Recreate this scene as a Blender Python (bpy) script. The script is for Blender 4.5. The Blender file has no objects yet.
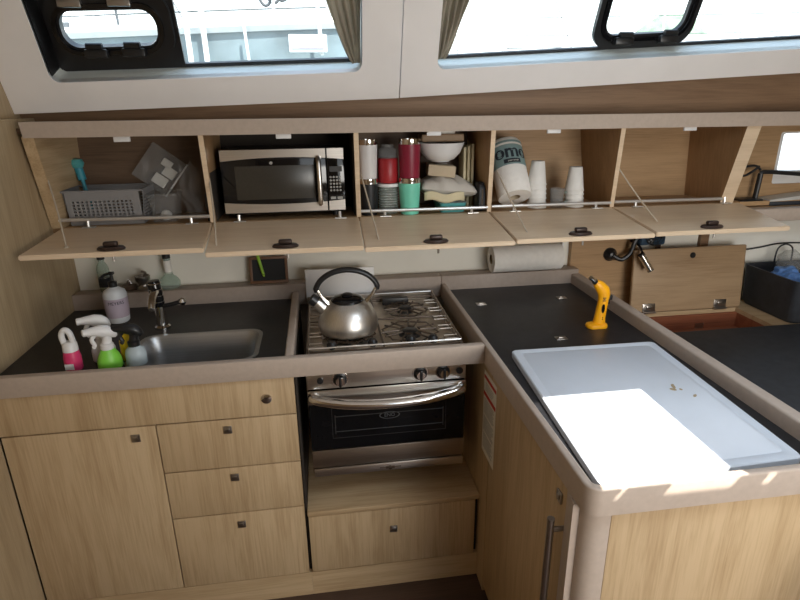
import bpy, bmesh, math, random
from mathutils import Vector, Matrix
random.seed(7)
scene = bpy.context.scene
COL = scene.collection
PI = math.pi

# ------------------------------------------------------------------ materials
def new_mat(name):
    m = bpy.data.materials.new(name); m.use_nodes = True
    nt = m.node_tree; b = nt.nodes['Principled BSDF']
    return m, nt, b

def ramp(nt, fac, stops):
    r = nt.nodes.new('ShaderNodeValToRGB')
    while len(r.color_ramp.elements) < len(stops): r.color_ramp.elements.new(.5)
    for e, (p, c) in zip(r.color_ramp.elements, stops):
        e.position = p; e.color = (*c, 1)
    nt.links.new(fac, r.inputs['Fac'])
    return r.outputs['Color']

def noise(nt, scale, vec_scale, detail=4, rough=.55, dist=0.0, rot=(0, 0, 0)):
    tc = nt.nodes.new('ShaderNodeTexCoord'); mp = nt.nodes.new('ShaderNodeMapping')
    mp.inputs['Scale'].default_value = vec_scale
    mp.inputs['Rotation'].default_value = rot
    nt.links.new(tc.outputs['Object'], mp.inputs['Vector'])
    n = nt.nodes.new('ShaderNodeTexNoise'); n.inputs['Scale'].default_value = scale
    n.inputs['Detail'].default_value = detail; n.inputs['Roughness'].default_value = rough
    n.inputs['Distortion'].default_value = dist
    nt.links.new(mp.outputs['Vector'], n.inputs['Vector'])
    return n.outputs['Fac']

def wood(name, light, dark, axis='z', rough=.45, tilt=0.0):
    """pale veneer: long streaks along the grain axis plus fine pores"""
    m, nt, b = new_mat(name)
    i = 'xyz'.index(axis)
    vs = [9.0, 9.0, 9.0]; vs[i] = .75
    vf = [60.0, 60.0, 60.0]; vf[i] = 2.2
    rot = (0, tilt, 0)
    a = noise(nt, 2.2, vs, 5, .6, .9, rot); f = noise(nt, 3.2, vf, 3, .6, .2, rot)
    mx = nt.nodes.new('ShaderNodeMath'); mx.operation = 'MULTIPLY_ADD'
    mx.inputs[1].default_value = .45
    nt.links.new(f, mx.inputs[0]); 
    m2 = nt.nodes.new('ShaderNodeMath'); m2.operation = 'MULTIPLY'; m2.inputs[1].default_value = .6
    nt.links.new(a, m2.inputs[0]); nt.links.new(m2.outputs[0], mx.inputs[2])
    mid = tuple((p*.6+q*.4) for p, q in zip(light, dark))
    c = ramp(nt, mx.outputs[0], [(.36, dark), (.50, mid), (.60, light)])
    nt.links.new(c, b.inputs['Base Color']); b.inputs['Roughness'].default_value = rough
    b.inputs['Specular IOR Level'].default_value = .35
    return m

def plain(name, c, rough=.5, metal=0.0, var=.06, scale=14, spec=.5, bump=0.0, coat=0.0):
    m, nt, b = new_mat(name)
    n = noise(nt, scale, (1, 1, 1), 4)
    d = tuple(max(0, v*(1-var)) for v in c); l = tuple(min(1, v*(1+var)) for v in c)
    nt.links.new(ramp(nt, n, [(.3, d), (.7, l)]), b.inputs['Base Color'])
    b.inputs['Roughness'].default_value = rough; b.inputs['Metallic'].default_value = metal
    b.inputs['Specular IOR Level'].default_value = spec
    b.inputs['Coat Weight'].default_value = coat
    if bump:
        bn = nt.nodes.new('ShaderNodeBump'); bn.inputs['Strength'].default_value = bump
        bn.inputs['Distance'].default_value = .002
        nt.links.new(noise(nt, scale*12, (1, 1, 1), 3), bn.inputs['Height'])
        nt.links.new(bn.outputs['Normal'], b.inputs['Normal'])
    return m

def brushed(name, c, rough=.3, axis='x'):
    m, nt, b = new_mat(name)
    v = [120.0]*3; v['xyz'.index(axis)] = 1.5
    n = noise(nt, 2, v, 3)
    nt.links.new(ramp(nt, n, [(.3, tuple(x*.85 for x in c)), (.7, c)]), b.inputs['Base Color'])
    b.inputs['Metallic'].default_value = 1; b.inputs['Roughness'].default_value = rough
    return m

def cloth(name, c):
    m, nt, b = new_mat(name)
    n = noise(nt, 40, (1, 1, .2), 4); cc = ramp(nt, n, [(.3, tuple(x*.85 for x in c)), (.7, c)])
    tl = nt.nodes.new('ShaderNodeBsdfTranslucent'); mix = nt.nodes.new('ShaderNodeMixShader'); mix.inputs['Fac'].default_value = .6
    nt.links.new(cc, b.inputs['Base Color']); nt.links.new(cc, tl.inputs['Color']); b.inputs['Roughness'].default_value = .9
    nt.links.new(b.outputs[0], mix.inputs[1]); nt.links.new(tl.outputs[0], mix.inputs[2])
    nt.links.new(mix.outputs[0], nt.nodes['Material Output'].inputs['Surface'])
    return m

def glassy(name, tint, alpha=.12, rough=.05):
    """thin clear pane: mostly see-through, with a glossy skin"""
    m, nt, b = new_mat(name)
    tr = nt.nodes.new('ShaderNodeBsdfTransparent'); tr.inputs['Color'].default_value = (*tint, 1)
    mix = nt.nodes.new('ShaderNodeMixShader'); mix.inputs['Fac'].default_value = alpha
    b.inputs['Base Color'].default_value = (*tint, 1); b.inputs['Roughness'].default_value = rough
    out = nt.nodes['Material Output']
    nt.links.new(tr.outputs[0], mix.inputs[1]); nt.links.new(b.outputs[0], mix.inputs[2])
    nt.links.new(mix.outputs[0], out.inputs['Surface'])
    return m

OAK_L, OAK_D = (.57, .415, .245), (.42, .285, .152)
M = {}
M['oak_v'] = wood('oak_vertical', OAK_L, OAK_D, 'z', tilt=.05)
M['oak_x'] = wood('oak_across', OAK_L, OAK_D, 'x')
M['oak_y'] = wood('oak_depth', OAK_L, OAK_D, 'y')
M['oak_pale'] = wood('oak_pale', (.79, .62, .44), (.68, .515, .345), 'x', .4)
M['oak_shade'] = wood('oak_shade', (.16, .10, .062), (.10, .062, .038), 'x', .5)  # locker-bay shade put into a darker copy of the oak
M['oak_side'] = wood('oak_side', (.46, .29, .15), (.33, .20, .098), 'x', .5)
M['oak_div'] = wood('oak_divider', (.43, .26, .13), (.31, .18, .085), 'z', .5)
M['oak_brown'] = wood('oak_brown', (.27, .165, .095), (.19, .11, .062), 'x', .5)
M['oak_lid'] = wood('oak_lid', (.42, .285, .165), (.31, .20, .11), 'x', .45)
M['bulk'] = wood('bulkhead_veneer', (.47, .355, .215), (.36, .262, .15), 'z', .45, tilt=.0)
M['floor'] = wood('dark_floor', (.09, .055, .04), (.05, .03, .022), 'x', .4)
M['red_ply'] = wood('red_plywood', (.34, .115, .055), (.22, .07, .035), 'x', .6)
M['taupe'] = plain('taupe_rail', (.48, .39, .32), .5, var=.05, scale=60)
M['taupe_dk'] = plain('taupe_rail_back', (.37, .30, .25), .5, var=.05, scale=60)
M['counter'] = plain('black_counter', (.017, .017, .019), .38, var=.35, scale=40, bump=.1, spec=.4)
M['cushion'] = plain('black_cushion', (.028, .031, .037), .6, var=.25, scale=25, bump=.2)
M['white_panel'] = plain('white_headliner', (.90, .86, .83), .55, var=.03, scale=5)
M['reveal'] = plain('reveal_white', (.80, .84, .80), .45, var=.04, scale=6)
M['wall'] = plain('cream_wall', (.86, .83, .74), .6, var=.05, scale=4)
M['white'] = plain('white_plastic', (.78, .77, .76), .4, var=.03)
M['paper'] = plain('paper', (.88, .85, .80), .8, var=.04, scale=50, bump=.3)
M['board'] = plain('board_white', (.66, .71, .78), .35, var=.03, scale=8)
M['black'] = plain('black_plastic', (.012, .012, .013), .35, var=.2)
M['black_gloss'] = plain('black_glass', (.006, .006, .007), .08, var=.2)
M['oven_glass'] = plain('oven_glass', (.007, .007, .008), .22, var=.2, spec=.25)
M['dark_mesh'] = plain('microwave_window', (.045, .04, .032), .25, var=.15, scale=300)
M['dark_brown'] = plain('dark_bronze', (.055, .035, .028), .35, metal=.4, var=.2)
M['shadow'] = plain('gap_shadow', (.03, .022, .016), .8)  # shade of gaps and the microwave bay, put in as dark colour
M['steel'] = brushed('brushed_steel', (.78, .74, .69), .3, 'x')
M['sink_steel'] = brushed('sink_steel', (.52, .53, .54), .38, 'x')
M['steel_v'] = brushed('kettle_steel', (.78, .75, .70), .36, 'z')
M['hob_steel'] = brushed('hob_steel', (.78, .70, .60), .5, 'x')
M['steel_dk'] = brushed('worn_steel', (.42, .36, .30), .38, 'x')
M['chrome'] = plain('chrome', (.75, .73, .70), .12, metal=1, var=.03)
M['nickel'] = plain('nickel_latch', (.45, .42, .39), .3, metal=1, var=.1)
M['alu'] = plain('aluminium_bar', (.72, .70, .67), .35, metal=.7, var=.03)
M['dark_wire'] = plain('burnt_wire', (.13, .095, .07), .4, metal=.7, var=.3)
M['cord'] = plain('beige_cord', (.52, .44, .34), .8)
M['glass'] = glassy('window_glass', (.97, .99, .98), .06)
M['clear'] = glassy('clear_plastic', (.85, .85, .84), .12, .15)
M['bottle_glass'] = glassy('bottle_glass', (.80, .88, .84), .22, .06)
M['grey_plastic'] = glassy('smoky_basket', (.42, .41, .41), .60, .4)
M['curtain'] = cloth('linen_curtain', (.60, .53, .43))
def col(name, c, rough=.4, **k):
    M[name] = plain(name, c, rough, **k)
col('pink', (.70, .05, .16)); col('green', (.22, .62, .06)); col('yellow', (.85, .60, .02))
col('torch_yellow', (.95, .42, .005), .38); col('bottle_grey', (.42, .49, .52)); col('lilac', (.50, .42, .50)); col('milk', (.70, .72, .74))
col('mint', (.19, .68, .50), .45); col('maroon', (.24, .012, .035), .4); col('red', (.36, .02, .025), .4)
col('tumbler_black', (.012, .013, .015), .45); col('tumbler_white', (.72, .70, .68), .4)
col('teal', (.09, .36, .36)); col('blue_teal', (.04, .28, .36)); col('tissue', (.52, .42, .29), .8)
col('foam', (.80, .78, .74), .7); col('label_teal', (.24, .34, .33), .6); col('navy', (.02, .025, .035), .5)
col('blue_bag', (.10, .22, .50), .35); col('pencil', (.35, .62, .06)); col('frame_brown', (.19, .095, .05), .5)
col('chalk', (.012, .012, .013), .7); col('print_red', (.55, .04, .03), .6); col('print_grey', (.38, .37, .34), .7)
col('label_paper', (.76, .72, .63), .7); col('bag_film', (.60, .56, .50), .35); col('bread', (.66, .58, .38), .7)
col('hull_white', (.85, .86, .86), .25); col('hull_blue', (.20, .26, .29), .2, var=.35, scale=2); col('rope', (.09, .10, .11), .8); col('pole_white', (.80, .80, .80), .4)
col('shore_green', (.20, .28, .20), .9, var=.4, scale=1); col('water', (.10, .16, .18), .08, var=.3, scale=1)
col('sign_purple', (.40, .36, .48)); col('cable', (.015, .015, .017), .5); col('fan_blue', (.03, .06, .10), .3)
col('pouch', (.012, .013, .016), .55); col('motor', (.035, .033, .032)); col('stain', (.42, .33, .20), .7)
col('badge', (.11, .12, .13), .4); col('packet', (.36, .25, .16), .6); col('glint', (.55, .55, .52), .3)

# ------------------------------------------------------------------ mesh builder
class MB:
    def __init__(s): s.bm = bmesh.new()
    def _tf(s, verts, mat):
        if mat is not None: bmesh.ops.transform(s.bm, matrix=mat, verts=verts)
    def box(s, x0, x1, y0, y1, z0, z1, bev=0, seg=2, mat=None):
        r = bmesh.ops.create_cube(s.bm, size=1)
        vs = r['verts']
        for v in vs:
            v.co = Vector((x0+(v.co.x+.5)*(x1-x0), y0+(v.co.y+.5)*(y1-y0), z0+(v.co.z+.5)*(z1-z0)))
        if bev:
            es = list({e for v in vs for e in v.link_edges})
            rr = bmesh.ops.bevel(s.bm, geom=es, offset=bev, segments=seg, affect='EDGES', profile=.5)
            vs = list({v for f in rr['faces'] for v in f.verts} | {v for v in vs if v.is_valid})
        s._tf(vs, mat); return s
    def hexa(s, pts):
        """eight corners: bottom loop of four, then top loop of four"""
        v = [s.bm.verts.new(p) for p in pts]
        for f in ((3, 2, 1, 0), (4, 5, 6, 7), (0, 1, 5, 4), (1, 2, 6, 5), (2, 3, 7, 6), (3, 0, 4, 7)):
            s.bm.faces.new([v[i] for i in f])
        return s
    def loft(s, loops, cap0=True, cap1=True, closed=True, mat=None):
        rows = [[s.bm.verts.new(p) for p in L] for L in loops]
        n = len(rows[0])
        for a, b in zip(rows, rows[1:]):
            for i in range(n if closed else n-1):
                j = (i+1) % n
                s.bm.faces.new((a[i], a[j], b[j], b[i]))
        if cap0 and closed: s.bm.faces.new(list(reversed(rows[0])))
        if cap1 and closed: s.bm.faces.new(rows[-1])
        s._tf([v for r in rows for v in r], mat); return s
    def lathe(s, prof, c=(0, 0, 0), seg=28, mat=None, cap=True):
        loops = []
        for r, z in prof:
            r = max(r, .0004)
            loops.append([(c[0]+r*math.cos(2*PI*i/seg), c[1]+r*math.sin(2*PI*i/seg), c[2]+z) for i in range(seg)])
        return s.loft(loops, cap, cap, True, mat)
    def tube(s, pts, r, seg=8, smooth=0, closed=False):
        P = [Vector(p) for p in pts]
        if smooth:
            Q = []; n = len(P)
            rng = range(n if closed else n-1)
            for i in rng:
                if closed: p0, p1, p2, p3 = P[i-1], P[i], P[(i+1) % n], P[(i+2) % n]
                else: p0, p1, p2, p3 = P[max(i-1, 0)], P[i], P[i+1], P[min(i+2, n-1)]
                for k in range(smooth):
                    t = k/smooth
                    Q.append(.5*((2*p1)+(p2-p0)*t+(2*p0-5*p1+4*p2-p3)*t*t+(3*p1-p0-3*p2+p3)*t**3))
            if not closed: Q.append(P[-1])
            P = Q
        n = len(P); rr = r if isinstance(r, (list, tuple)) else None
        loops = []; up = None
        for i, p in enumerate(P):
            if closed: d = P[(i+1) % n]-P[i-1]
            else: d = P[min(i+1, n-1)]-P[max(i-1, 0)]
            d.normalize()
            if up is None:
                up = Vector((0, 0, 1)) if abs(d.z) < .9 else Vector((1, 0, 0))
            a = d.cross(up); 
            if a.length < 1e-5: a = d.cross(Vector((0, 1, 0)))
            a.normalize(); b = a.cross(d).normalized(); up = b
            rad = (rr[0]+(rr[1]-rr[0])*i/(n-1)) if rr else r
            loops.append([tuple(p+rad*(math.cos(2*PI*k/seg)*a+math.sin(2*PI*k/seg)*b)) for k in range(seg)])
        if closed: loops.append(loops[0]); return s.loft(loops, False, False)
        return s.loft(loops)
    def prism(s, poly, axis, a0, a1):
        """poly of 2-D points in the other two axes (in order), swept along axis"""
        def P(u, v, w): return {'x': (w, u, v), 'y': (u, w, v), 'z': (u, v, w)}[axis]
        return s.loft([[P(u, v, a0) for u, v in poly], [P(u, v, a1) for u, v in poly]])
    def quad(s, *pts):
        s.bm.faces.new([s.bm.verts.new(p) for p in pts]); return s
    def grid(s, fn, nu, nv, thick=0):
        V = [[s.bm.verts.new(fn(i/nu, j/nv)) for j in range(nv+1)] for i in range(nu+1)]
        for i in range(nu):
            for j in range(nv):
                s.bm.faces.new((V[i][j], V[i+1][j], V[i+1][j+1], V[i][j+1]))
        return s
    def xf(s, mat):
        bmesh.ops.transform(s.bm, matrix=mat, verts=s.bm.verts[:]); return s

def wloc(o):
    v = Vector((0, 0, 0))
    while o is not None: v += o.location; o = o.parent
    return v

def build(name, mb, mat, parent=None, label=None, flat=False, local=False, smooth=34):
    bm = mb.bm
    bmesh.ops.recalc_face_normals(bm, faces=bm.faces[:])
    off = Vector((0, 0, 0)) if (parent is None or local) else wloc(parent)
    if off.length: bmesh.ops.translate(bm, vec=-off, verts=bm.verts[:])
    me = bpy.data.meshes.new(name); bm.to_mesh(me); bm.free()
    me.materials.append(mat)
    if not flat:
        for p in me.polygons: p.use_smooth = True
        me.set_sharp_from_angle(angle=math.radians(smooth))
    o = bpy.data.objects.new(name, me); COL.objects.link(o)
    if parent is not None: o.parent = parent
    if label: o['label'] = label
    return o

def thing(name, label, cat, loc=(0, 0, 0), group=None, rotz=0):
    o = bpy.data.objects.new(name, None); COL.objects.link(o)
    o.empty_display_size = .03
    o.location = loc; o.rotation_euler = (0, 0, rotz)
    o['label'] = label; o['category'] = cat
    if group: o['group'] = group
    return o

def tag(o, label, cat, group=None):
    o['label'] = label; o['category'] = cat
    if group: o['group'] = group
    return o

def struct(name, mb, mat, parent=None, **k):
    o = build(name, mb, mat, parent, **k)
    if parent is None: o['kind'] = 'structure'
    return o

def dup(root, loc, label, rotz=None):
    r = root.copy(); COL.objects.link(r); r.location = loc; r['label'] = label
    if rotz is not None: r.rotation_euler = (0, 0, rotz)
    for ch in list(root.children):
        c = ch.copy(); COL.objects.link(c); c.parent = r
        for g in list(ch.children):
            d = g.copy(); COL.objects.link(d); d.parent = c
    return r

def text_mesh(name, body, size, mat, parent, matrix, bend=None, extrude=.0004, bold=0.0):
    """lettering as a flat mesh; matrix places it, bend=(radius) wraps it round a vertical cylinder"""
    cu = bpy.data.curves.new(name+'_curve', 'FONT'); cu.body = body; cu.size = size
    cu.align_x = 'CENTER'; cu.align_y = 'CENTER'; cu.extrude = extrude; cu.offset = bold
    t = bpy.data.objects.new(name+'_curve', cu); COL.objects.link(t)
    bpy.context.view_layer.update()
    me = bpy.data.meshes.new_from_object(t.evaluated_get(bpy.context.evaluated_depsgraph_get()))
    bpy.data.objects.remove(t); bpy.data.curves.remove(cu)
    me.name = name
    for v in me.vertices:
        p = v.co.copy()
        if bend:
            a = p.x/bend
            p = Vector((bend*math.sin(a), -bend*math.cos(a)-p.z, p.y))
        v.co = matrix @ p
    me.materials.clear(); me.materials.append(mat)
    o = bpy.data.objects.new(name, me); COL.objects.link(o); o.parent = parent
    return o

def rrect(x0, x1, y0, y1, r, n=6):
    pts = []
    for cx, cy, a0 in ((x1-r, y1-r, 0), (x0+r, y1-r, 90), (x0+r, y0+r, 180), (x1-r, y0+r, 270)):
        for k in range(n+1):
            a = math.radians(a0+90*k/n); pts.append((cx+r*math.cos(a), cy+r*math.sin(a)))
    return pts

# ------------------------------------------------------------------ camera
F_PX = 559.22
pitch, yaw, roll = .3351, .1383, -.0124
fw = Vector((math.sin(yaw)*math.cos(pitch), math.cos(yaw)*math.cos(pitch), -math.sin(pitch)))
rt = Vector((math.cos(yaw), -math.sin(yaw), 0)); up = rt.cross(fw)
r2 = math.cos(roll)*rt+math.sin(roll)*up; u2 = -math.sin(roll)*rt+math.cos(roll)*up
cam = bpy.data.cameras.new('camera'); cam.sensor_width = 36; cam.lens = F_PX*36/800
cam.clip_start = .02; cam.clip_end = 300
co = bpy.data.objects.new('camera', cam); COL.objects.link(co)
co.matrix_world = Matrix(((r2.x, u2.x, -fw.x, .0694), (r2.y, u2.y, -fw.y, -1.5514), (r2.z, u2.z, -fw.z, 1.6396), (0, 0, 0, 1)))
scene.camera = co

# ------------------------------------------------------------------ room shell
WL = -.902
struct('floor', MB().box(WL-.02, 3.4, -2.8, .8, -.04, 0), M['floor'])
mb = MB(); mb.box(WL-.03, WL-.0005, -2.8, .84, 0, 1.612); mb.box(WL-.08, WL-.043, -2.8, .84, 1.612, 2.2); mb.box(WL-.043, WL-.03, -2.8, .84, 1.58, 1.612)
struct('wall_left', mb, M['bulk'])
mb = MB(); mb.box(WL-.08, .55, -2.83, -2.8, 0, 2.2); mb.box(1.75, 3.43, -2.83, -2.8, 0, 2.2); mb.box(.55, 1.75, -2.83, -2.8, 0, .9)
struct('wall_rear', mb, M['bulk'])
struct('wall_back', MB().box(WL, 3.4, .735, .76, 0, 1.22), M['wall'])
struct('wall_right', MB().box(3.4, 3.43, -2.8, .84, 0, 2.2), M['bulk'])
struct('trim_1', MB().box(1.145, 1.455, .705, .735, .70, 1.215), M['oak_side'])           # wood panel between galley and saloon
struct('trim_2', MB().box(1.765, 1.805, .715, .735, .80, 1.215), M['oak_brown'])
# board between the lockers and the window wall
mb = MB(); mb.hexa([(-.96, .665, 1.56), (3.4, .64, 1.56), (3.4, .66, 1.56), (-.96, .69, 1.56),
                    (-.96, .645, 1.68), (3.4, .60, 1.85), (3.4, .62, 1.85), (-.96, .665, 1.68)])
struct('trim_3', mb, M['oak_brown'])
# ceiling with the open deck hatch the sun comes in by
SUN = Vector((.22, -.46, .86))
def hatch_pt(x, y, z=.92, zc=2.08):
    t = (zc-z)/SUN.z
    return (x+SUN.x*t, y+SUN.y*t)
def hq(x, y): return hatch_pt(x, y)
hx0, hy0 = hq(.578, -.708); hx1, hy1 = hq(.892, -.329)
mb = MB()
mb.box(WL-.08, hx0, -2.8, .52, 2.08, 2.12); mb.box(hx1, 3.4, hy0, .52, 2.08, 2.12); mb.box(hq(.97, 0)[0], 3.4, -2.8, hy0, 2.08, 2.12)
mb.box(hx0, hx1, hy1, .52, 2.08, 2.12)
fy = hq(0, -.742)[1]
mb.box(hx0, hq(.97, 0)[0], -2.8, fy, 2.08, 2.12)
# added slanted strips in the opening, shaped to stripe the sunlight on the rail
sl_ = [(.40, .578, .40, .617), (.600, .690, .632, .722), (.842, .905, .876, .935), (.932, 1.05, .958, 1.05)]
for a0, a1, b0, b1 in sl_:
    p = [hq(a0, -.742), hq(a1, -.742), hq(b1, -.708), hq(b0, -.708)]
    mb.hexa([(x, y, 2.075) for x, y in p]+[(x, y, 2.085) for x, y in p])
struct('ceiling', mb, M['white_panel'])

# ------------------------------------------------------------------ window wall (leaning coachroof side)
TAN = math.tan(math.radians(23)); CN, SN = math.cos(math.radians(23)), math.sin(math.radians(23))
def wp(x, z, d=0):
    """point of the leaning wall at x and height z, d outward along its normal"""
    return (x, .62-(z-1.62)*TAN+CN*d, z+SN*d)
def ring_panel(outer, inner, d0, d1):
    mb = MB()
    n = len(inner)
    rows = [outer, inner]
    vo0 = [mb.bm.verts.new(wp(*p, d0)) for p in outer]; vi0 = [mb.bm.verts.new(wp(*p, d0)) for p in inner]
    vo1 = [mb.bm.verts.new(wp(*p, d1)) for p in outer]; vi1 = [mb.bm.verts.new(wp(*p, d1)) for p in inner]
    for a, b in ((vo0, vi0), (vi0, vi1), (vi1, vo1), (vo1, vo0)):
        for i in range(n):
            j = (i+1) % n
            mb.bm.faces.new((a[i], a[j], b[j], b[i]))
    return mb
def sheared(pts, slope, x0): return [(x, z+slope*(x-x0)) for x, z in pts]
def outer_for(inner, x0, x1, z0, z1):
    """match every inner point to a point of the outer rectangle"""
    cx = sum(p[0] for p in inner)/len(inner); cz = sum(p[1] for p in inner)/len(inner)
    out = []
    ix0, ix1 = min(p[0] for p in inner), max(p[0] for p in inner); iz0, iz1 = min(p[1] for p in inner), max(p[1] for p in inner)
    for x, z in inner:
        u = (x-ix0)/(ix1-ix0); v = (z-iz0)/(iz1-iz0)
        du, dv = abs(u-.5), abs(v-.5)
        if du > dv: u = 1 if u > .5 else 0
        elif dv > du: v = 1 if v > .5 else 0
        else: u = round(u); v = round(v)
        out.append((x0+u*(x1-x0), z0+v*(z1-z0)))
    # make the four corners reach the corners
    n = len(inner)//4
    return out

def outer_rect(x0, x1, z0, z1, n):
    """n points per corner, all at the corner (degenerate-free: spread by a hair)"""
    out = []
    for cx, cz in ((x1, z1), (x0, z1), (x0, z0), (x1, z0)):
        for k in range(n): out.append((cx+(k-n/2)*1e-5, cz+(k-n/2)*1e-5))
    return out

ZT = 2.06
def make_window(idx, px0, px1, slope, zl, hx0, hx1, zin, glass_d):
    # px0..px1: panel, zl: panel bottom at px0; hole from hx0 to hx1, bottom zin at hx0
    N = 7
    inner = sheared(rrect(hx0, hx1, zin, ZT-.05, .03, N-1), slope, hx0)
    outer = sheared(outer_rect(px0, px1, zl, ZT+.03, N), slope, px0)
    w = struct('window_%d' % idx, ring_panel(outer, inner, 0, .035), M['white_panel'])
    # reveal (inside skin of the deep opening)
    rev = ring_panel(sheared(rrect(hx0-.008, hx1+.008, zin-.008, ZT-.042, .03, N-1), slope, hx0), inner, .004, glass_d+.02)
    build('reveal', rev, M['reveal'], w)
    gl = MB(); lo = sheared(rrect(hx0+.001, hx1-.001, zin+.001, ZT-.052, .03, N-1), slope, hx0)
    gl.loft([[wp(*p, glass_d) for p in lo], [wp(*p, glass_d+.006) for p in lo]])
    build('glass', gl, M['glass'], w)
    return w
w1 = make_window(1, -.944, .374, .029, 1.626, -.79, .24, 1.722, .115)
w2 = make_window(2, .378, 3.2, .048, 1.665, .507, 2.6, 1.757, .118)
# black edge of the glazing along the sill
mb = MB(); a, b = -.788, .238
mb.hexa([wp(a, 1.724, .098), wp(b, 1.724+.029*(b-a), .098), wp(b, 1.724+.029*(b-a), .114), wp(a, 1.724, .114),
         wp(a, 1.735, .098), wp(b, 1.735+.029*(b-a), .098), wp(b, 1.735+.029*(b-a), .114), wp(a, 1.735, .114)])
build('gasket', mb, M['black'], w1)
mb = MB(); mb.hexa([wp(-.7895, 1.726, .012), wp(-.786, 1.726, .012), wp(-.786, 1.726, .112), wp(-.7895, 1.726, .112),
         wp(-.7895, 2.0, .012), wp(-.786, 2.0, .012), wp(-.786, 2.0, .112), wp(-.7895, 2.0, .112)])
build('side_gasket', mb, M['black'], w1)
mb = MB(); a, b = .51, 2.598; q = .048*(b-a)
mb.hexa([wp(a, 1.758, .104), wp(b, 1.758+q, .104), wp(b, 1.758+q, .117), wp(a, 1.758, .117),
         wp(a, 1.768, .104), wp(b, 1.768+q, .104), wp(b, 1.768+q, .117), wp(a, 1.768, .117)])
build('gasket', mb, M['black'], w2)

def porthole(w, d, slope, x0, outer, inner, ro, ri, hinges, tops):
    N = 7
    o_ = sheared(rrect(*outer, ro, N-1), slope, x0); i_ = sheared(rrect(*inner, ri, N-1), slope, x0)
    p = build('porthole_frame', ring_panel(o_, i_, d-.022, d-.002), M['black'], w)
    lip = ring_panel(sheared(rrect(inner[0]-.022, inner[1]+.022, inner[2]-.02, inner[3]+.02, ri+.02, N-1), slope, x0),
                     sheared(rrect(inner[0]-.008, inner[1]+.008, inner[2]-.008, inner[3]+.008, ri+.008, N-1), slope, x0), d-.034, d-.02)
    build('inner_ring', lip, M['black_gloss'], p)
    for hx, hz in hinges:
        q = MB(); c = Vector(wp(hx, hz+slope*(hx-x0), d-.04))
        q.box(c.x-.036, c.x+.036, c.y-.012, c.y+.016, c.z-.022, c.z+.004, .004)
        q.tube([(c.x-.025, c.y-.012, c.z+.012), (c.x+.025, c.y-.012, c.z+.012)], .011, 10)
        build('latch', q, M['black'], p)
    for hx, hz in tops:
        q = MB(); c = Vector(wp(hx, hz+slope*(hx-x0), d-.03))
        q.box(c.x-.035, c.x+.035, c.y-.012, c.y+.012, c.z-.012, c.z+.012, .003)
        build('hinge', q, M['nickel'], p)
    return p
# the black part of the left window, with an opening porthole in it
mb = ring_panel(sheared(outer_rect(-.789, -.372, 1.73, 2.01, 7), .029, -.79),
                sheared(rrect(-.735, -.435, 1.80, 1.903, .045, 6), .029, -.79), .095, .108)
build('black_surround', mb, M['black'], w1)
porthole(w1, .098, .029, -.79, (-.775, -.385, 1.757, 1.955), (-.735, -.435, 1.80, 1.903), .07, .045,
         [(-.64, 1.795), (-.52, 1.795)], [(-.68, 1.925), (-.53, 1.925)])
porthole(w2, .115, .048, .507, (1.11, 1.50, 1.765, 2.0), (1.15, 1.455, 1.808, 1.96), .06, .045,
         [(1.225, 1.80), (1.40, 1.80)], [])

# curtains gathered beside the post between the windows
def curtain(x_wide0, x_wide1, x_nar0, x_nar1, zb, ztop, d, label, pinch):
    def f(u, v):
        k = v**.8
        xa = x_nar0+(x_wide0-x_nar0)*k; xb = x_nar1+(x_wide1-x_nar1)*k
        z = zb+(ztop-zb)*v
        x = xa+(xb-xa)*u
        dd = d+.014*math.sin(u*PI*9+1.3*v)*(.35+.65*v)+.006*math.sin(u*23+v*7)
        p = wp(x, z, dd); return (p[0], p[1], p[2])
    mb = MB().grid(f, 54, 18)
    o = build('curtain', mb, M['curtain'], smooth=80)
    so = o.modifiers.new('thickness', 'SOLIDIFY'); so.thickness = .002
    return tag(o, label, 'curtain')
curtain(.110, .238, .205, .238, 1.765, 1.99, .050, 'beige curtain gathered at the right end of the left window', 1)
curtain(.510, .615, .510, .545, 1.778, 1.99, .050, 'beige curtain gathered at the left end of the right window', -1)

# ------------------------------------------------------------------ upper locker row
ZF = 1.232                                     # locker floor / flap hinge height
def lean_y(z): return .605-(z-1.235)*(.105/.315)
lk = thing('wall_locker', 'long oak wall locker row with five flaps folded down open', 'cabinet', (.45, .72, ZF))
def lean_box(mb, x0b, x1b, x0t, x1t, z0, z1, yback, off=0):
    mb.hexa([(x0b, lean_y(z0)+off, z0), (x1b, lean_y(z0)+off, z0), (x1b, yback, z0), (x0b, yback, z0),
             (x0t, lean_y(z1)+off, z1), (x1t, lean_y(z1)+off, z1), (x1t, yback, z1), (x0t, yback, z1)])
    return mb
# front trim on top
mb = MB(); mb.hexa([(-.870, .478, 1.553), (3.3, .478, 1.545), (3.3, .52, 1.545), (-.870, .52, 1.553),
                    (-.870, .468, 1.603), (3.3, .468, 1.596), (3.3, .515, 1.596), (-.870, .515, 1.603)])
build('front_trim', mb, M['taupe'], lk)
build('top_panel', MB().box(WL, 3.3, .515, .85, 1.566, 1.582), M['oak_shade'], lk)
build('floor_panel', MB().box(WL, 3.3, .615, .85, ZF-.018, ZF), M['oak_side'], lk)
DIV = [(-.885, -.885, .02), (-.335, -.322, .017), (.213, .206, .017), (.733, .706, .017), (1.255, 1.21, .017), (1.772, 1.752, .055)]
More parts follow.
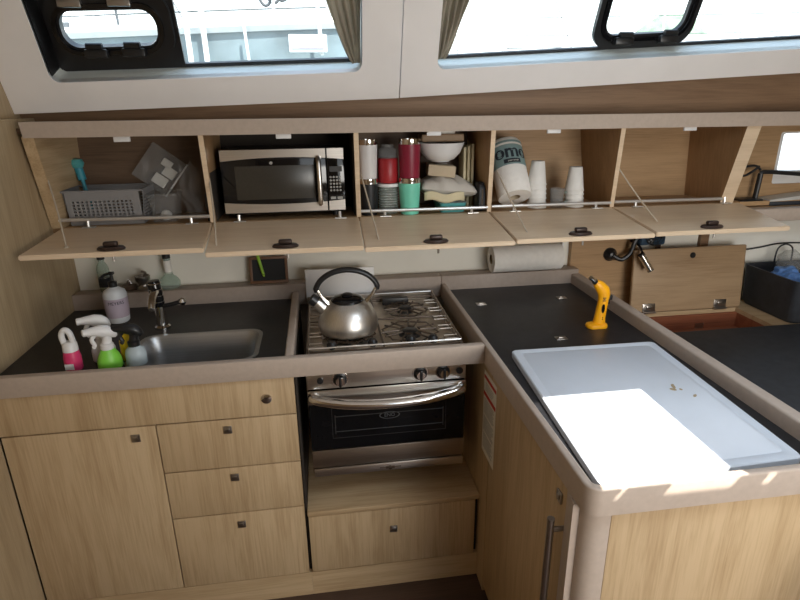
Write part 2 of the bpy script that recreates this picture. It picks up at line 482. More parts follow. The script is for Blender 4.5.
# backs: shade in the left bays painted as darker panels, right ones plain oak
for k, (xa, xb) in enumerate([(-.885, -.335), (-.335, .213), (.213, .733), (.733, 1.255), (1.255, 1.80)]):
    build('back_panel', MB().box(xa, xb, .85, .862, ZF-.018, 1.57), M['oak_shade'] if k in (0, 2) else M['shadow'] if k < 2 else M['oak_side'], lk)
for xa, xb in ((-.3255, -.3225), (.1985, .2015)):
    mb = MB(); lean_box(mb, xa, xb, xa+(.006 if xa < 0 else -.003), xb+(.006 if xa < 0 else -.003), ZF+.001, 1.552, .849, .02); build('shade_panel', mb, M['shadow'], lk, 'dark panel for bay shade beside the microwave')  # added dark sheets stand in for the shade either side
mb = MB(); lean_box(mb, -.900, -.862, -.885, -.848, ZF, 1.556, .85)
build('side_panel', mb, M['oak_y'], lk)
for xb, xt, w in DIV[1:]:
    mb = MB(); lean_box(mb, xb-w/2 if w < .03 else xb-.03, xb+w/2 if w < .03 else xb+.03, xt-w/2 if w < .03 else xt-.03, xt+w/2 if w < .03 else xt+.03, ZF+.0005, 1.555, .85)
    dv = build('divider', mb, M['oak_div'], lk)
    h = w/2 if w < .03 else .03
    mb = MB(); mb.hexa([(xb-h, lean_y(ZF)-.001, ZF+.001), (xb+h, lean_y(ZF)-.001, ZF+.001), (xb+h, lean_y(ZF)+.0005, ZF+.001), (xb-h, lean_y(ZF)+.0005, ZF+.001),
        (xt-h, lean_y(1.554)-.001, 1.554), (xt+h, lean_y(1.554)-.001, 1.554), (xt+h, lean_y(1.554)+.0005, 1.554), (xt-h, lean_y(1.554)+.0005, 1.554)])
    build('edge_band', mb, M['oak_pale'], dv, 'pale front edge')
# flaps
FL = [(-.868, -.338, -.866, -.312), (-.335, .212, -.309, .203), (.216, .733, .207, .731), (.737, 1.255, .735, 1.252), (1.259, 1.83, 1.256, 1.79)]
TIPZ = [1.214, 1.197, 1.190, 1.194, 1.198]
LATX = [-.60, -.055, .455, .98, 1.49]
CORD = [(-.866, -.752), (-.322, -.285), (.223, .262), (.745, .80), (1.24, 1.335)]
for k, ((h0, h1, t0, t1), zt) in enumerate(zip(FL, TIPZ)):
    yh, yt = .606, .271
    mb = MB(); th = .016
    mb.hexa([(t0, yt, zt-th), (t1, yt, zt-th), (h1, yh, ZF-th), (h0, yh, ZF-th),
             (t0, yt, zt), (t1, yt, zt), (h1, yh, ZF), (h0, yh, ZF)])
    bmesh.ops.bevel(mb.bm, geom=mb.bm.edges[:], offset=.003, segments=2, affect='EDGES')
    fl = build('flap_door', mb, M['oak_pale'], lk)
    # turn-button latch near the free edge
    x = LATX[k]; y = .300; z = zt+.0025
    lt = MB(); lt.lathe([(.0, 0), (.042, 0), (.044, .004), (.038, .010), (0, .011)], (0, 0, 0), 24, Matrix.Translation((x, y, z)) @ Matrix.Diagonal((1, .55, 1, 1)))
    lt.box(x-.022, x+.022, y-.010, y+.010, z+.010, z+.026, .006, 3)
    build('latch', lt, M['dark_brown'], fl, 'dark bronze turn latch')
    pin = MB().tube([(x+.006, y-.012, zt-.016), (x+.006, y-.012, zt-.034)], .004, 8)
    build('catch_pin', pin, M['nickel'], fl)
    for hx in (h0+.10, h1-.07):
        hg = MB().box(hx-.022, hx+.022, .582, .600, ZF+.001, ZF+.004)
        hg.tube([(hx-.003, .598, ZF+.004), (hx-.003, .601, ZF+.026)], .006, 8)
        build('hinge', hg, M['alu'], fl)
    # cord from the partition to the flap
    ct = MB(); a, b = CORD[k]
    s_, e_ = Vector((a, .566, 1.40)), Vector((b, .345 if k < 4 else .39, zt+.006))
    if k == 0: s_ = Vector((-.862, .566, 1.42))
    ct.tube([s_, (s_+e_)/2+Vector((.002, .004, -.006)), e_], .0030, 6, 5)
    ct.lathe([(.0, 0), (.008, 0), (.007, .006), (0, .007)], tuple(e_-Vector((0, 0, .005))), 10)
    build('stay_cord', ct, M['cord'], fl)
    # catch plate under the trim
    cx = (-.42-.32)/2+.55*0 if False else [-.575, -.045, .485, .935, 1.48][k]
    build('catch_plate', MB().box(cx-.026, cx+.026, .494, .504, 1.535, 1.554, .002), M['white'], lk, 'white catch plate')
for k, (a, b) in enumerate([(-.868, -.342), (.221, .725), (.741, 1.247), (1.263, 1.745)]):
    build('retaining_bar', MB().tube([(a, .600, 1.262 if k == 0 else 1.255), (b, .600, 1.258 if k == 0 else 1.252)], .0065, 10), M['alu'], lk, 'silver retaining bar')
# open compartment on the right: trim under it
build('lower_trim', MB().box(1.835, 3.3, .548, .60, 1.155, 1.21, .006), M['taupe'], lk)
build('shelf_panel', MB().box(1.805, 3.3, .60, .70, 1.19, 1.21), M['oak_side'], lk)

# portlight in the hull beside the open compartment
inner = rrect(2.075, 2.50, 1.345, 1.505, .012, 6)
def flatring(outer, inner, y0, y1):
    mb = MB(); n = len(inner)
    r = [[mb.bm.verts.new((x, y, z)) for x, z in L] for L, y in ((outer, y0), (inner, y0), (inner, y1), (outer, y1))]
    for q in range(4):
        a, b = r[q], r[(q+1) % 4]
        for i in range(n):
            j = (i+1) % n; mb.bm.faces.new((a[i], a[j], b[j], b[i]))
    return mb
w3 = struct('window_3', flatring(rrect(1.806, 3.3, 1.20, 1.575, .001, 6), rrect(2.05, 2.53, 1.29, 1.512, .012, 6), .70, .712), M['oak_side'])
build('frame', flatring(rrect(2.05, 2.53, 1.285, 1.515, .012, 6), inner, .713, .75), M['white'], w3)
build('glass', MB().box(2.06, 2.52, .744, .748, 1.33, 1.51), M['glass'], w3)

# ------------------------------------------------------------------ sink-side counter
ZC = .90; ZR = .93
SX0, SX1, SY0, SY1 = -.55, -.16, .075, .325
ct = thing('countertop', 'black laminate countertop around the sink with taupe raised edges', 'countertop', (-.5, .33, .86))
mb = MB()
mb.box(WL, SX0, .03, .66, .868, ZC); mb.box(SX1, -.068, .03, .66, .868, ZC)
mb.box(SX0, SX1, SY1, .66, .868, ZC); mb.box(SX0, SX1, .03, SY0, .868, ZC)
build('worktop', mb, M['counter'], ct)
build('front_rail', MB().box(WL, .5515, -.002, .024, .866, ZR, .004, 2), M['taupe'], ct, 'taupe front rail')
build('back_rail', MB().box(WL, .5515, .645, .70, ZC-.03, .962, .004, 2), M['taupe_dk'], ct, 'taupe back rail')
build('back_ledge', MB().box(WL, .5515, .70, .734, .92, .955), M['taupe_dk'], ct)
build('divider_rail', MB().box(-.066, -.040, .0265, .6445, .868, ZR, .006, 3), M['taupe'], ct, 'taupe divider rail beside the cooker')

sk = thing('sink', 'rectangular stainless steel sink with rounded corners set in the black counter', 'sink', (-.355, .2, .74))
loops = []
def rl(m, z, r): return [(x, y, z) for x, y in rrect(SX0+m, SX1-m, SY0+m, SY1-m, r, 6)]
mb = MB(); mb.loft([rl(-.006, ZC+.0008, .05), rl(-.006, ZC+.003, .05), rl(.006, ZC+.003, .045), rl(.011, ZC-.004, .042), rl(.018, ZC-.06, .045), rl(.028, .755, .05), rl(.055, .742, .05), rl(.11, .740, .04)], False, True)
build('bowl', mb, M['sink_steel'], sk)
mb = MB(); mb.lathe([(.0, 0), (.032, 0), (.034, .003), (.026, .004), (.02, .001), (0, .001)], (-.355, .2, .741), 20)
build('drain', mb, M['chrome'], sk)

# faucet
fc = thing('faucet', 'black and chrome mixer tap standing behind the steel sink', 'faucet', (-.512, .40, ZC))
mb = MB(); mb.lathe([(.0, 0), (.027, 0), (.027, .008), (.020, .014), (.017, .06), (.016, .085), (.0, .085)], (-.512, .40, ZC+.0005), 20)
build('base', mb, M['chrome'], fc)
mb = MB(); mb.lathe([(.0, 0), (.0185, 0), (.022, .015), (.0215, .085), (.019, .094), (.0, .095)], (0, 0, 0), 20,
        Matrix.Translation((-.514, .40, ZC+.083)) @ Matrix.Rotation(-.07, 4, 'Y'))
build('body', mb, M['black_gloss'], fc)
mb = MB()
for k in range(4):
    mb.lathe([(.0195, 0), (.0226, .001), (.0226, .004), (.0195, .005)], (-.515-.0012*k, .40, ZC+.10+.022*k), 20)
build('trim_ring', mb, M['chrome'], fc)
mb = MB(); mb.tube([(-.515, .385, 1.04), (-.513, .34, 1.035), (-.51, .30, 1.005)], [.014, .012], 12, 4)
build('spout', mb, M['chrome'], fc)
lv = build('lever', MB().tube([(-.498, .395, .985), (-.47, .392, .990), (-.44, .388, .998)], .0075, 10, 3), M['black'], fc)
mb = MB(); mb.lathe([(0, -.014), (.009, -.011), (.0145, 0), (.009, .011), (0, .014)], (-.431, .387, 1.0), 18)
build('lever_knob', mb, M['chrome'], lv, 'round chrome lever knob')

# ------------------------------------------------------------------ sink cabinet
FY = .015                                       # plane of the fronts
def latch(mbp, x, z, parent, y=FY, s=.013):
    q = MB().box(x-s, x+s, y-.005, y, z-s, z+s, .002)
    q.box(x-s*.55, x+s*.55, y-.009, y-.0045, z-s*.25, z+s*.6, .0015)
    return build('push_latch', q, M['nickel'], parent, 'square metal push latch')
sc = thing('sink_cabinet', 'oak veneer base cabinet under the sink with one door and three drawers', 'cabinet', (-.48, .3, 0))
mb = MB()
mb.box(WL, -.045, .034, .05, .10, .862)                      # face frame board behind the fronts
mb.box(-.062, -.042, .05, .60, .0, .866); mb.box(WL, -.045, .05, .60, .085, .10)
build('carcass', mb, M['shadow'], sc)
build('side_panel', MB().box(-.0415, -.036, .034, .60, 0, .866), M['shadow'], sc)
ap = build('apron_panel', MB().box(WL, -.044, FY, .033, .735, .864, .0015), M['oak_v'], sc)
mb = MB(); mb.lathe([(0, 0), (.016, 0), (.016, .004), (.008, .006), (0, .006)], (0, 0, 0), 18, Matrix.Translation((-.13, FY, .794)) @ Matrix.Rotation(PI/2, 4, 'X'))
build('lock', mb, M['chrome'], ap, 'round chrome lock')
dr = build('door', MB().box(-.898, -.4675, FY, .033, .10, .731, .0015), M['oak_v'], sc)
latch(None, -.527, .695, dr)
for z0, z1, lx, lz in ((.5605, .731, -.256, .697), (.3845, .5565, -.253, .522), (.10, .3805, -.25, .337)):
    d = build('drawer', MB().box(-.4635, -.044, FY, .033, z0, z1, .0015), M['oak_v'], sc)
    latch(None, lx, lz, d)
build('filler_strip', MB().box(WL, -.902, FY, .033, .10, .731), M['oak_v'], sc)
build('plinth', MB().box(WL, -.036, FY+.001, .033, 0, .0975), M['oak_x'], sc)

# step cabinet under the cooker
st = thing('step_cabinet', 'low oak step under the cooker with one wide drawer front', 'cabinet', (.25, .1, 0))
build('top_panel', MB().box(-.0355, .5595, .012, .60, .335, .355, .004), M['oak_x'], st)
d = build('drawer', MB().box(-.033, .545, FY, .033, .10, .333, .002), M['oak_v'], st)
latch(None, .255, .25, d)
build('carcass', MB().box(-.035, .558, .036, .05, .0, .334), M['shadow'], st)
build('plinth', MB().box(-.0355, .5595, FY+.001, .034, 0, .0975), M['oak_x'], st)

# ------------------------------------------------------------------ cooker
OX0, OX1 = -.006, .503; OY = .04
ck = thing('gas_cooker', 'stainless steel gas cooker with black glass oven door', 'stove', (.25, .3, .47))
mb = MB(); mb.box(OX0, OX1, OY+.02, .58, .473, .868)
build('body', mb, M['steel_dk'], ck)
cp = build('control_panel', MB().box(OX0-.001, OX1+.001, OY, OY+.02, .797, .868, .004), M['steel'], ck)
for kx, s in ((.097, .022), (.353, .022), (.428, .022), (.035, .010), (.482, .011)):
    q = MB(); mt = Matrix.Translation((kx, OY-.0005, .829)) @ Matrix.Rotation(PI/2, 4, 'X')
    if s > .015:
        q.lathe([(0, 0), (s, 0), (s, .004), (s*.72, .006), (s*.66, .02), (0, .021)], (0, 0, 0), 20, mt)
        q.box(kx-.004, kx+.004, OY-.028, OY-.018, .829-.016, .829+.016, .002)
        build('knob', q, M['black'], cp)
        q = MB(); q.lathe([(s*.50, .021), (s*.62, .0212), (s*.62, .0225), (s*.5, .0225)], (0, 0, 0), 20, mt)
        q.lathe([(s*1.02, .0), (s*1.15, .0), (s*1.15, .002), (s*1.02, .002)], (0, 0, 0), 20, mt)
        build('knob_ring', q, M['chrome'], cp)
    else:
        q.lathe([(0, 0), (s, 0), (s, .006), (0, .007)], (0, 0, 0), 16, mt)
        build('igniter_button', q, M['black'], cp)
od = build('oven_door', MB().box(OX0, OX1, OY, OY+.018, .575, .792, .003), M['oven_glass'], ck)
build('top_strip', MB().box(OX0, OX1, OY-.003, OY+.001, .745, .793, .0015), M['steel'], od)
mb = MB()
for k in range(17): pass
pts = [(OX0+.012, OY-.004, .775), (OX0+.03, OY-.022, .770), (.12, OY-.038, .757), (.248, OY-.043, .752), (.38, OY-.038, .757), (OX1-.03, OY-.022, .768), (OX1-.012, OY-.004, .772)]
mb.tube(pts, .0165, 14, 5)
mb.xf(Matrix.Identity(4))
build('handle', mb, M['chrome'], od, 'curved polished door handle')
mb = MB()
fr = .0015
for a, b, c, d_ in ((.065, .44, .727, .7285), (.065, .44, .615, .6165)): mb.box(a, b, OY-.0006, OY, c, d_)
mb.box(.0645, .0660, OY-.0006, OY, .6165, .727); mb.box(.4385, .44, OY-.0006, OY, .6165, .727)
build('window_outline', mb, M['motor'], od)
mb = MB()
for zz in (.64, .695): mb.tube([(.075, OY-.001, zz), (.43, OY-.001, zz)], .0013, 6)
for xx in (.075, .43): mb.tube([(xx, OY-.001, .632), (xx, OY-.001, .70)], .0018, 6)
build('oven_rack', mb, M['motor'], od)
mb = MB(); mb.loft([[(.252+.034*math.cos(t*PI/16)*s, OY-y, .686+.013*math.sin(t*PI/16)*s) for t in range(32)] for s, y in ((1, .0005), (1, .0012), (.9, .0012), (.9, .0005))], False, False)
build('badge_ring', mb, M['badge'], od)
text_mesh('badge', 'ENO', .017, M['badge'], od, Matrix.Translation(Vector((.252, OY-.001, .686))-wloc(od)) @ Matrix.Rotation(PI/2, 4, 'X'))
lp = build('lower_panel', MB().box(OX0+.002, OX1, OY, OY+.018, .508, .572, .002), M['steel_dk'], ck)
build('bottom_strip', MB().box(OX0+.004, OX1-.002, OY-.004, OY+.018, .474, .504, .003), M['steel'], ck)
mb = MB(); mb.box(.235, .265, OY-.007, OY-.003, .484, .492); mb.lathe([(0, 0), (.006, 0), (.006, .006), (0, .006)], (0, 0, 0), 12, Matrix.Translation((.25, OY-.004, .488)) @ Matrix.Rotation(PI/2, 4, 'X'))
mb.box(.215, .287, OY-.0055, OY-.0035, .4865, .4895)
build('door_catch', mb, M['dark_wire'], ck)
# hob
HZ = .882
build('hob_plate', MB().box(OX0, .507, .045, .60, .8685, HZ, .004), M['hob_steel'], ck)
bz = MB()
for bx, by, s in ((.137, .255, 1.05), (.352, .235, .9), (.37, .47, .75)):
    q = MB(); q.lathe([(0, 0), (.044*s, 0), (.044*s, .006), (.034*s, .008), (.034*s, .013), (0, .013)], (bx, by, HZ+.0003), 24)
    b_ = build('burner', q, M['motor'], ck)
    q = MB(); q.lathe([(0, 0), (.030*s, 0), (.031*s, .004), (.020*s, .007), (0, .007)], (bx, by, HZ+.0135), 24)
    build('burner_cap', q, M['black'], b_)
# wire pan supports
GZ = .898
mb = MB(); W = .0036
mb.tube([(.0, .10, GZ), (.0, .585, GZ), (.505, .585, GZ), (.505, .10, GZ)], W, 6, 0, True)
mb.tube([(.0, .365, GZ), (.505, .352, GZ)], W, 6)
mb.tube([(.247, .10, GZ), (.247, .585, GZ)], W, 6)
for bx, by, s in ((.137, .255, 1.1), (.352, .235, 1.12), (.37, .455, .95)):
    for k in range(6):
        a = k*PI/3+.25
        c_, s_ = math.cos(a), math.sin(a); px, py = -s_, c_
        rI, rO, h = .030*s, .088*s, .011
        mb.tube([(bx+c_*rO+px*.018, by+s_*rO+py*.018, GZ), (bx+c_*rI+px*.010, by+s_*rI+py*.010, GZ+.002),
                 (bx+c_*rI-px*.010, by+s_*rI-py*.010, GZ+.002), (bx+c_*rO-px*.018, by+s_*rO-py*.018, GZ)], .0032, 6)
    mb.tube([(bx+.088*s*math.cos(t*PI/3+.25+PI/6), by+.088*s*math.sin(t*PI/3+.25+PI/6), GZ-.002) for t in range(6)], .0030, 6, 0, True)
build('pan_support', mb, M['dark_wire'], ck)
for sx, nm in ((.004, 0), (.497, 1)):
    mb = MB()
    for zz in (.892, .906, .920): mb.tube([(sx, .085, zz), (sx, .59, zz)], .0026, 6)
    for t in range(7): mb.tube([(sx, .085+t*.084, HZ), (sx, .085+t*.084, .921)], .0024, 6)
    sgn = 1 if nm == 0 else -1
    for t in range(5):
        mb.tube([(sx, .12+t*.09, .907), (sx+sgn*.045, .12+t*.09, .907), (sx+sgn*.045, .15+t*.09, .907), (sx, .15+t*.09, .907)], .0022, 6)
    build('side_fiddle', mb, M['steel_dk'], ck)
for nm, yy in (('front_fiddle', .085), ('rear_fiddle', .59)):
    mb = MB(); mb.tube([(.004, yy, .895), (.004, yy, .918), (.497, yy, .918), (.497, yy, .895)], .003, 6, 0, True); build(nm, mb, M['steel'], ck)
for kx, ky in ((.078, .125), (.211, .125), (.338, .130), (.412, .127)):
    q = MB(); q.lathe([(0, -.014), (.010, -.012), (.0165, -.003), (.0165, .004), (.010, .013), (0, .014)], (kx, ky, .908), 16)
    q.tube([(kx, ky, .90), (kx, .086, .914)], .004, 6)
    build('clamp_knob', q, M['black'], ck)
build('vent_plate', MB().box(.29, .395, .548, .572, HZ+.0003, HZ+.028, .004), M['motor'], ck)
build('back_guard', MB().box(OX0, .507, .602, .610, .87, .915), M['steel_dk'], ck)

# kettle
KX, KY, KZ = .140, .262, .9025
kt = thing('kettle', 'stainless steel whistling kettle with black arched handle on the left burner', 'kettle', (KX, KY, KZ))
mb = MB(); mb.lathe([(0, 0), (.080, 0), (.098, .006), (.1035, .022), (.1025, .040), (.095, .065), (.083, .088), (.067, .103), (.056, .108), (.054, .111), (0, .111)], (KX, KY, KZ), 48)
build('body', mb, M['steel_v'], kt, smooth=60)
ld = MB(); ld.lathe([(.056, 0), (.055, .004), (.045, .011), (.03, .015), (0, .016)], (KX, KY, KZ+.111), 32)
lid = build('lid', ld, M['black_gloss'], kt, smooth=60)
q = MB(); q.lathe([(0, 0), (.014, 0), (.020, .005), (.015, .008), (0, .009)], (KX, KY, KZ+.126), 20); build('lid_knob', q, M['black'], lid)
sp = MB(); sp.tube([(KX-.070, KY, KZ+.072), (KX-.092, KY, KZ+.098), (KX-.110, KY, KZ+.114)], [.024, .017], 16, 3)
spo = build('spout', sp, M['steel_v'], kt, smooth=60)
q = MB(); q.tube([(KX-.105, KY, KZ+.110), (KX-.122, KY, KZ+.125)], .0195, 16); build('whistle', q, M['black'], spo)
for sg in (-1, 1):
    q = MB(); q.tube([(KX+sg*.060, KY, KZ+.100), (KX+sg*.085, KY, KZ+.125), (KX+sg*.100, KY, KZ+.152)], .0065, 8, 3)
    q.tube([(KX+sg*.060, KY-.012, KZ+.098), (KX+sg*.085, KY-.010, KZ+.125), (KX+sg*.100, KY, KZ+.150)], .0045, 8, 3)
    build('handle_arm', q, M['chrome'], kt)
q = MB(); 
N = 24
loops = []
for i in range(N+1):
    a = PI*(.02+.96*i/N)
    x = -math.cos(a)*.106; z = .140+math.sin(a)*.078
    n = Vector((-math.cos(a)/.106, 0, math.sin(a)/.078)).normalized()
    c = Vector((KX+x, KY, KZ+z)); t = .0095; wd = .014
    if i in (0, N): wd, t = .009, .005
    loops.append([tuple(c+n*t*math.sin(b)+Vector((0, 1, 0))*wd*math.cos(b)) for b in [2*PI*k/12 for k in range(12)]])
q.loft(loops); build('handle_grip', q, M['black'], kt, smooth=60)

# white sheet standing behind the kettle
tag(build('splash_board', MB().box(-.010, .268, .630, .637, .89, 1.022, .002, mat=None), M['white']), 'white rectangular board standing behind the kettle against the back rail', 'board')

# ------------------------------------------------------------------ island / peninsula
isl = thing('island_countertop', 'black laminate peninsula worktop with a taupe raised edge', 'countertop', (.87, 0, .86))
PX0, PX1, PY0, PY1 = .552, 1.165, -.712, .645
build('worktop', MB().box(.570, 1.13, -.694, .645, .868, ZC), M['counter'], isl)
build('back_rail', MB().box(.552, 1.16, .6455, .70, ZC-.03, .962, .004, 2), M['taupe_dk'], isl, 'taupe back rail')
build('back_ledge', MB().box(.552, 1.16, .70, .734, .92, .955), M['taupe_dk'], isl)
def rail_run(path, w, z0, z1, r=.005):
    """rail swept along a plan path (left side = inner), rounded top"""
    prof = [(0, z0), (0, z1-r)]+[(r-r*math.cos(a), z1-r+r*math.sin(a)) for a in (PI/6, PI/3, PI/2)]+[(w-r+r*math.sin(a), z1-r+r*math.cos(a)) for a in (0.01, PI/6, PI/3, PI/2)]+[(w, z0)]
    P = [Vector((x, y, 0)) for x, y in path]; loops = []
    for i, p in enumerate(P):
        d0 = (P[i]-P[i-1]).normalized() if i else (P[1]-P[0]).normalized()
        d1 = (P[i+1]-P[i]).normalized() if i < len(P)-1 else d0
        n0 = Vector((-d0.y, d0.x, 0)); n1 = Vector((-d1.y, d1.x, 0)); m = (n0+n1).normalized()
        k = 1/max(.3, m.dot(n0))
        loops.append([(p.x+m.x*o*k, p.y+m.y*o*k, z) for o, z in prof])
    return MB().loft(loops)
# path runs down the left side, round the corner and along the front
RC = .032
arc = [(PX0+RC-RC*math.cos(a), PY0+RC-RC*math.sin(a)) for a in [k*PI/16 for k in range(9)]]
build('edge_rail', rail_run([(PX0, .645), (PX0, -.002)]+arc+[(PX1+.0, PY0)], .019, .866, ZR), M['taupe'], isl, 'taupe rail round the left side and front')
build('right_rail', rail_run([(PX1, PY0+.020), (PX1, .645)], .038, .855, .943, .006), M['taupe'], isl, 'taupe right rail')
for lx, ly in ((.668, .447), (1.005, .462), (.835, .072)):
    q = MB().box(lx-.019, lx+.019, ly-.014, ly+.014, ZC+.0004, ZC+.003, .001)
    q.box(lx-.010, lx+.010, ly-.004, ly+.008, ZC+.003, ZC+.006, .001)
    build('hatch_latch', q, M['nickel'], isl, 'small metal hatch latch')

# white cutting board
cb = thing('cutting_board', 'large white plastic cutting board lying on the peninsula', 'cutting board', (.83, -.37, ZC+.001))
c4 = [(.589, -.684), (1.062, -.664), (1.093, -.040), (.626, -.031)]
def inset(c4, m):
    c = Vector((sum(p[0] for p in c4)/4, sum(p[1] for p in c4)/4, 0)); out = []
    for i in range(4):
        p = Vector((*c4[i], 0)); a = (Vector((*c4[i-1], 0))-p).normalized(); b = (Vector((*c4[(i+1) % 4], 0))-p).normalized()
        q = p+(a+b)*m; out.append((q.x, q.y))
    return out
def rounded(c4, r, n=5):
    out = []
    for i in range(4):
        p = Vector((*c4[i], 0)); a = (Vector((*c4[i-1], 0))-p).normalized(); b = (Vector((*c4[(i+1) % 4], 0))-p).normalized()
        s0, s1 = p+a*r, p+b*r
        for k in range(n+1):
            t = k/n; q = s0*(1-t)**2+p*2*t*(1-t)+s1*t*t; out.append((q.x, q.y))
    return out
T = ZC+.020
lv_ = [(0, ZC+.001), (0, T-.003), (.003, T), (.022, T), (.024, T-.0011), (.028, T-.0011), (.030, T)]
build('slab', MB().loft([[(x, y, z) for x, y in rounded(inset(c4, m), .016)] for m, z in lv_]), M['board'], cb)
q = MB()
for sx, sy, w, h in ((.975, -.33, .013, .005), (.965, -.345, .006, .009), (.985, -.348, .005, .004), (1.0, -.385, .004, .009), (.98, -.32, .003, .003)):
    q.lathe([(0, 0), (1, 0), (1, .0004), (0, .0005)], (0, 0, 0), 10, Matrix.Translation((sx, sy, T+.0002)) @ Matrix.Rotation(sx*40, 4, 'Z') @ Matrix.Diagonal((w, h, 1, 1)))
build('stain', q, M['stain'], cb, 'small brown stains')

# yellow kitchen torch
tc = thing('kitchen_torch', 'yellow handheld kitchen torch standing on the black peninsula worktop', 'torch', (1.005, .150, ZC))
mb = MB()
oval = rrect(-.040, .026, -.022, .020, .0195, 5)
mb.loft([[(tc.location.x+x*k, tc.location.y+y*k, ZC+z) for x, y in oval] for k, z in ((1, .0006), (1.04, .006), (.98, .011), (.55, .016))])
build('foot', mb, M['torch_yellow'], tc)
mb = MB(); loops = []
for x, z, rx, ry, tl in ((.000, .008, .021, .015, 0), (.001, .03, .0175, .0145, 0), (.004, .06, .0165, .0145, 0), (.007, .09, .0165, .0145, 0), (.008, .105, .019, .015, -.1), (.003, .120, .020, .015, -.5), (-.010, .134, .017, .014, -.85), (-.020, .143, .0125, .0125, -.9), (-.024, .146, .010, .010, -.9)):
    L = []
    for k in range(16):
        a = 2*PI*k/16; dx = rx*math.cos(a); L.append((tc.location.x+x+dx*math.cos(tl), tc.location.y+ry*math.sin(a), ZC+z-dx*math.sin(tl)))
    loops.append(L)
mb.loft(loops); build('body', mb, M['torch_yellow'], tc, smooth=60)
X, Y = tc.location.x, tc.location.y
q = MB(); q.tube([(X-.023, Y, ZC+.1455), (X-.029, Y, ZC+.150)], .0085, 12); nz = build('nozzle_collar', q, M['black'], tc)
q = MB(); q.tube([(X-.026, Y, ZC+.149), (X-.042, Y, ZC+.163)], .0068, 12); build('nozzle', q, M['chrome'], tc)
q = MB(); q.box(X+.022, X+.034, Y-.006, Y+.006, ZC+.088, ZC+.103, .002); q.box(X+.018, X+.026, Y-.008, Y+.008, ZC+.076, ZC+.108, .002); build('trigger', q, M['black'], tc)
q = MB(); q.lathe([(0, 0), (.005, 0), (.005, .001), (0, .001)], (0, 0, 0), 14, Matrix.Translation((X+.002, Y-.0142, ZC+.065)) @ Matrix.Rotation(PI/2, 4, 'X') @ Matrix.Diagonal((1, 3.0, 1.5, 1)))
build('fuel_window', q, M['black_gloss'], tc)
q = MB()
for zz, ww in ((.098, .010), (.094, .006), (.089, .010), (.034, .003), (.029, .003)): q.box(X+.003-ww/2, X+.003+ww/2, Y-.0156, Y-.0136, ZC+zz, ZC+zz+.0022)
build('marking', q, M['black'], tc)
tc.scale = (1.12, 1.12, 1.12)

# island cabinet
ic = thing('island_cabinet', 'oak veneer peninsula cabinet with a side door and tall bar handle', 'cabinet', (.87, 0, 0))
build('side_panel', MB().box(.560, .575, -.06, .64, 0, .866), M['oak_v'], ic)
idr = build('door', MB().box(.560, .575, -.662, -.063, .03, .864, .0015), M['oak_v'], ic)
q = MB().box(.555, .560, -.592, -.566, .800, .828, .002); q.box(.5515, .5555, -.586, -.572, .810, .823, .0015); build('push_latch', q, M['nickel'], idr, 'square metal push latch')
q = MB(); hx = .528
q.tube([(hx, -.609, .783), (hx, -.609, .35)], .0085, 12)
for zz in (.752, .38): q.tube([(hx, -.609, zz), (.560, -.609, zz)], .006, 10)
build('handle', q, M['nickel'], idr, 'long vertical brushed bar handle')
build('corner_post', rail_run([(.560, -.668)]+[(.560+.035-.035*math.cos(a), -.700+.035-.035*math.sin(a)) for a in [k*PI/12 for k in range(7)]]+[(.612, -.700)], .015, 0, .865, .001), M['taupe'], ic)
build('front_panel', MB().box(.613, 1.15, -.700, -.686, 0, .865, .001), M['oak_v'], ic)
build('far_panel', MB().box(1.135, 1.15, -.685, .64, 0, .854), M['oak_v'], ic)

# safety label stuck on the side panel
sl = thing('safety_label', 'white paper safety label with red bars stuck on the peninsula side', 'label', (.5598, -.045, .68))
XF = .5596
def strip(y0, y1, z0, z1, dz, x): # follows the slightly skewed sticker
    return [(x, y0, z0), (x, y1, z0+dz), (x, y1, z1+dz), (x, y0, z1)]
q = MB().box(XF-.0006, XF, -.112, .014, .545, .838); build('paper', q, M['label_paper'], sl)
q = MB()
for z0, z1 in ((.812, .824), (.752, .766)): q.box(XF-.0011, XF-.0007, -.110, .012, z0, z1)
build('red_bar', q, M['print_red'], sl, 'red printed bars')
q = MB()
for k in range(26):
    z = .740-k*.007
    if k % 9 == 8: continue
    q.box(XF-.0010, XF-.0007, -.100+random.random()*.02, .004, z, z+.003)
for k in range(4): q.box(XF-.0010, XF-.0007, -.088+random.random()*.02, -.004, .798-k*.008, .801-k*.008)
build('print', q, M['print_grey'], sl)

# ------------------------------------------------------------------ bottles and cleaners at the sink
def trigger_head(mb, x, y, z, s=1.0, ang=PI):
    """spray head pointing along ang: neck collar, hooded body, nozzle"""
    R_ = Matrix.Translation((x, y, z)) @ Matrix.Rotation(ang, 4, 'Z') @ Matrix.Diagonal((s*1.28, s*1.3, s*.98, 1))
    mb.lathe([(0, 0), (.015, 0), (.0155, .016), (.012, .02), (0, .02)], (0, 0, 0), 16, R_)
    loops = []
    for px, pz, h, w in ((-.026, .044, .006, .007), (-.021, .048, .016, .012), (-.010, .056, .021, .0145), (.006, .062, .021, .015), (.024, .066, .015, .012), (.038, .067, .0115, .010), (.046, .067, .0115, .010), (.048, .067, .008, .007)):
        loops.append([tuple(R_ @ Vector((px, w*math.cos(a), pz+h*math.sin(a)))) for a in [2*PI*k/12 for k in range(12)]])
    mb.loft(loops)
    loops = []
    for px, pz, w, d in ((.0, .016, .011, .012), (-.003, .035, .010, .011), (-.004, .058, .012, .013)):
        loops.append([tuple(R_ @ Vector((px+d*math.cos(a), w*math.sin(a), pz))) for a in [2*PI*k/12 for k in range(12)]])
    mb.loft(loops)
    return R_
def trigger(mb, R_):
    mb.tube([tuple(R_ @ Vector(p)) for p in ((.020, 0, .056), (.030, 0, .040), (.026, 0, .020), (.030, 0, .012))], .0062, 8, 3)

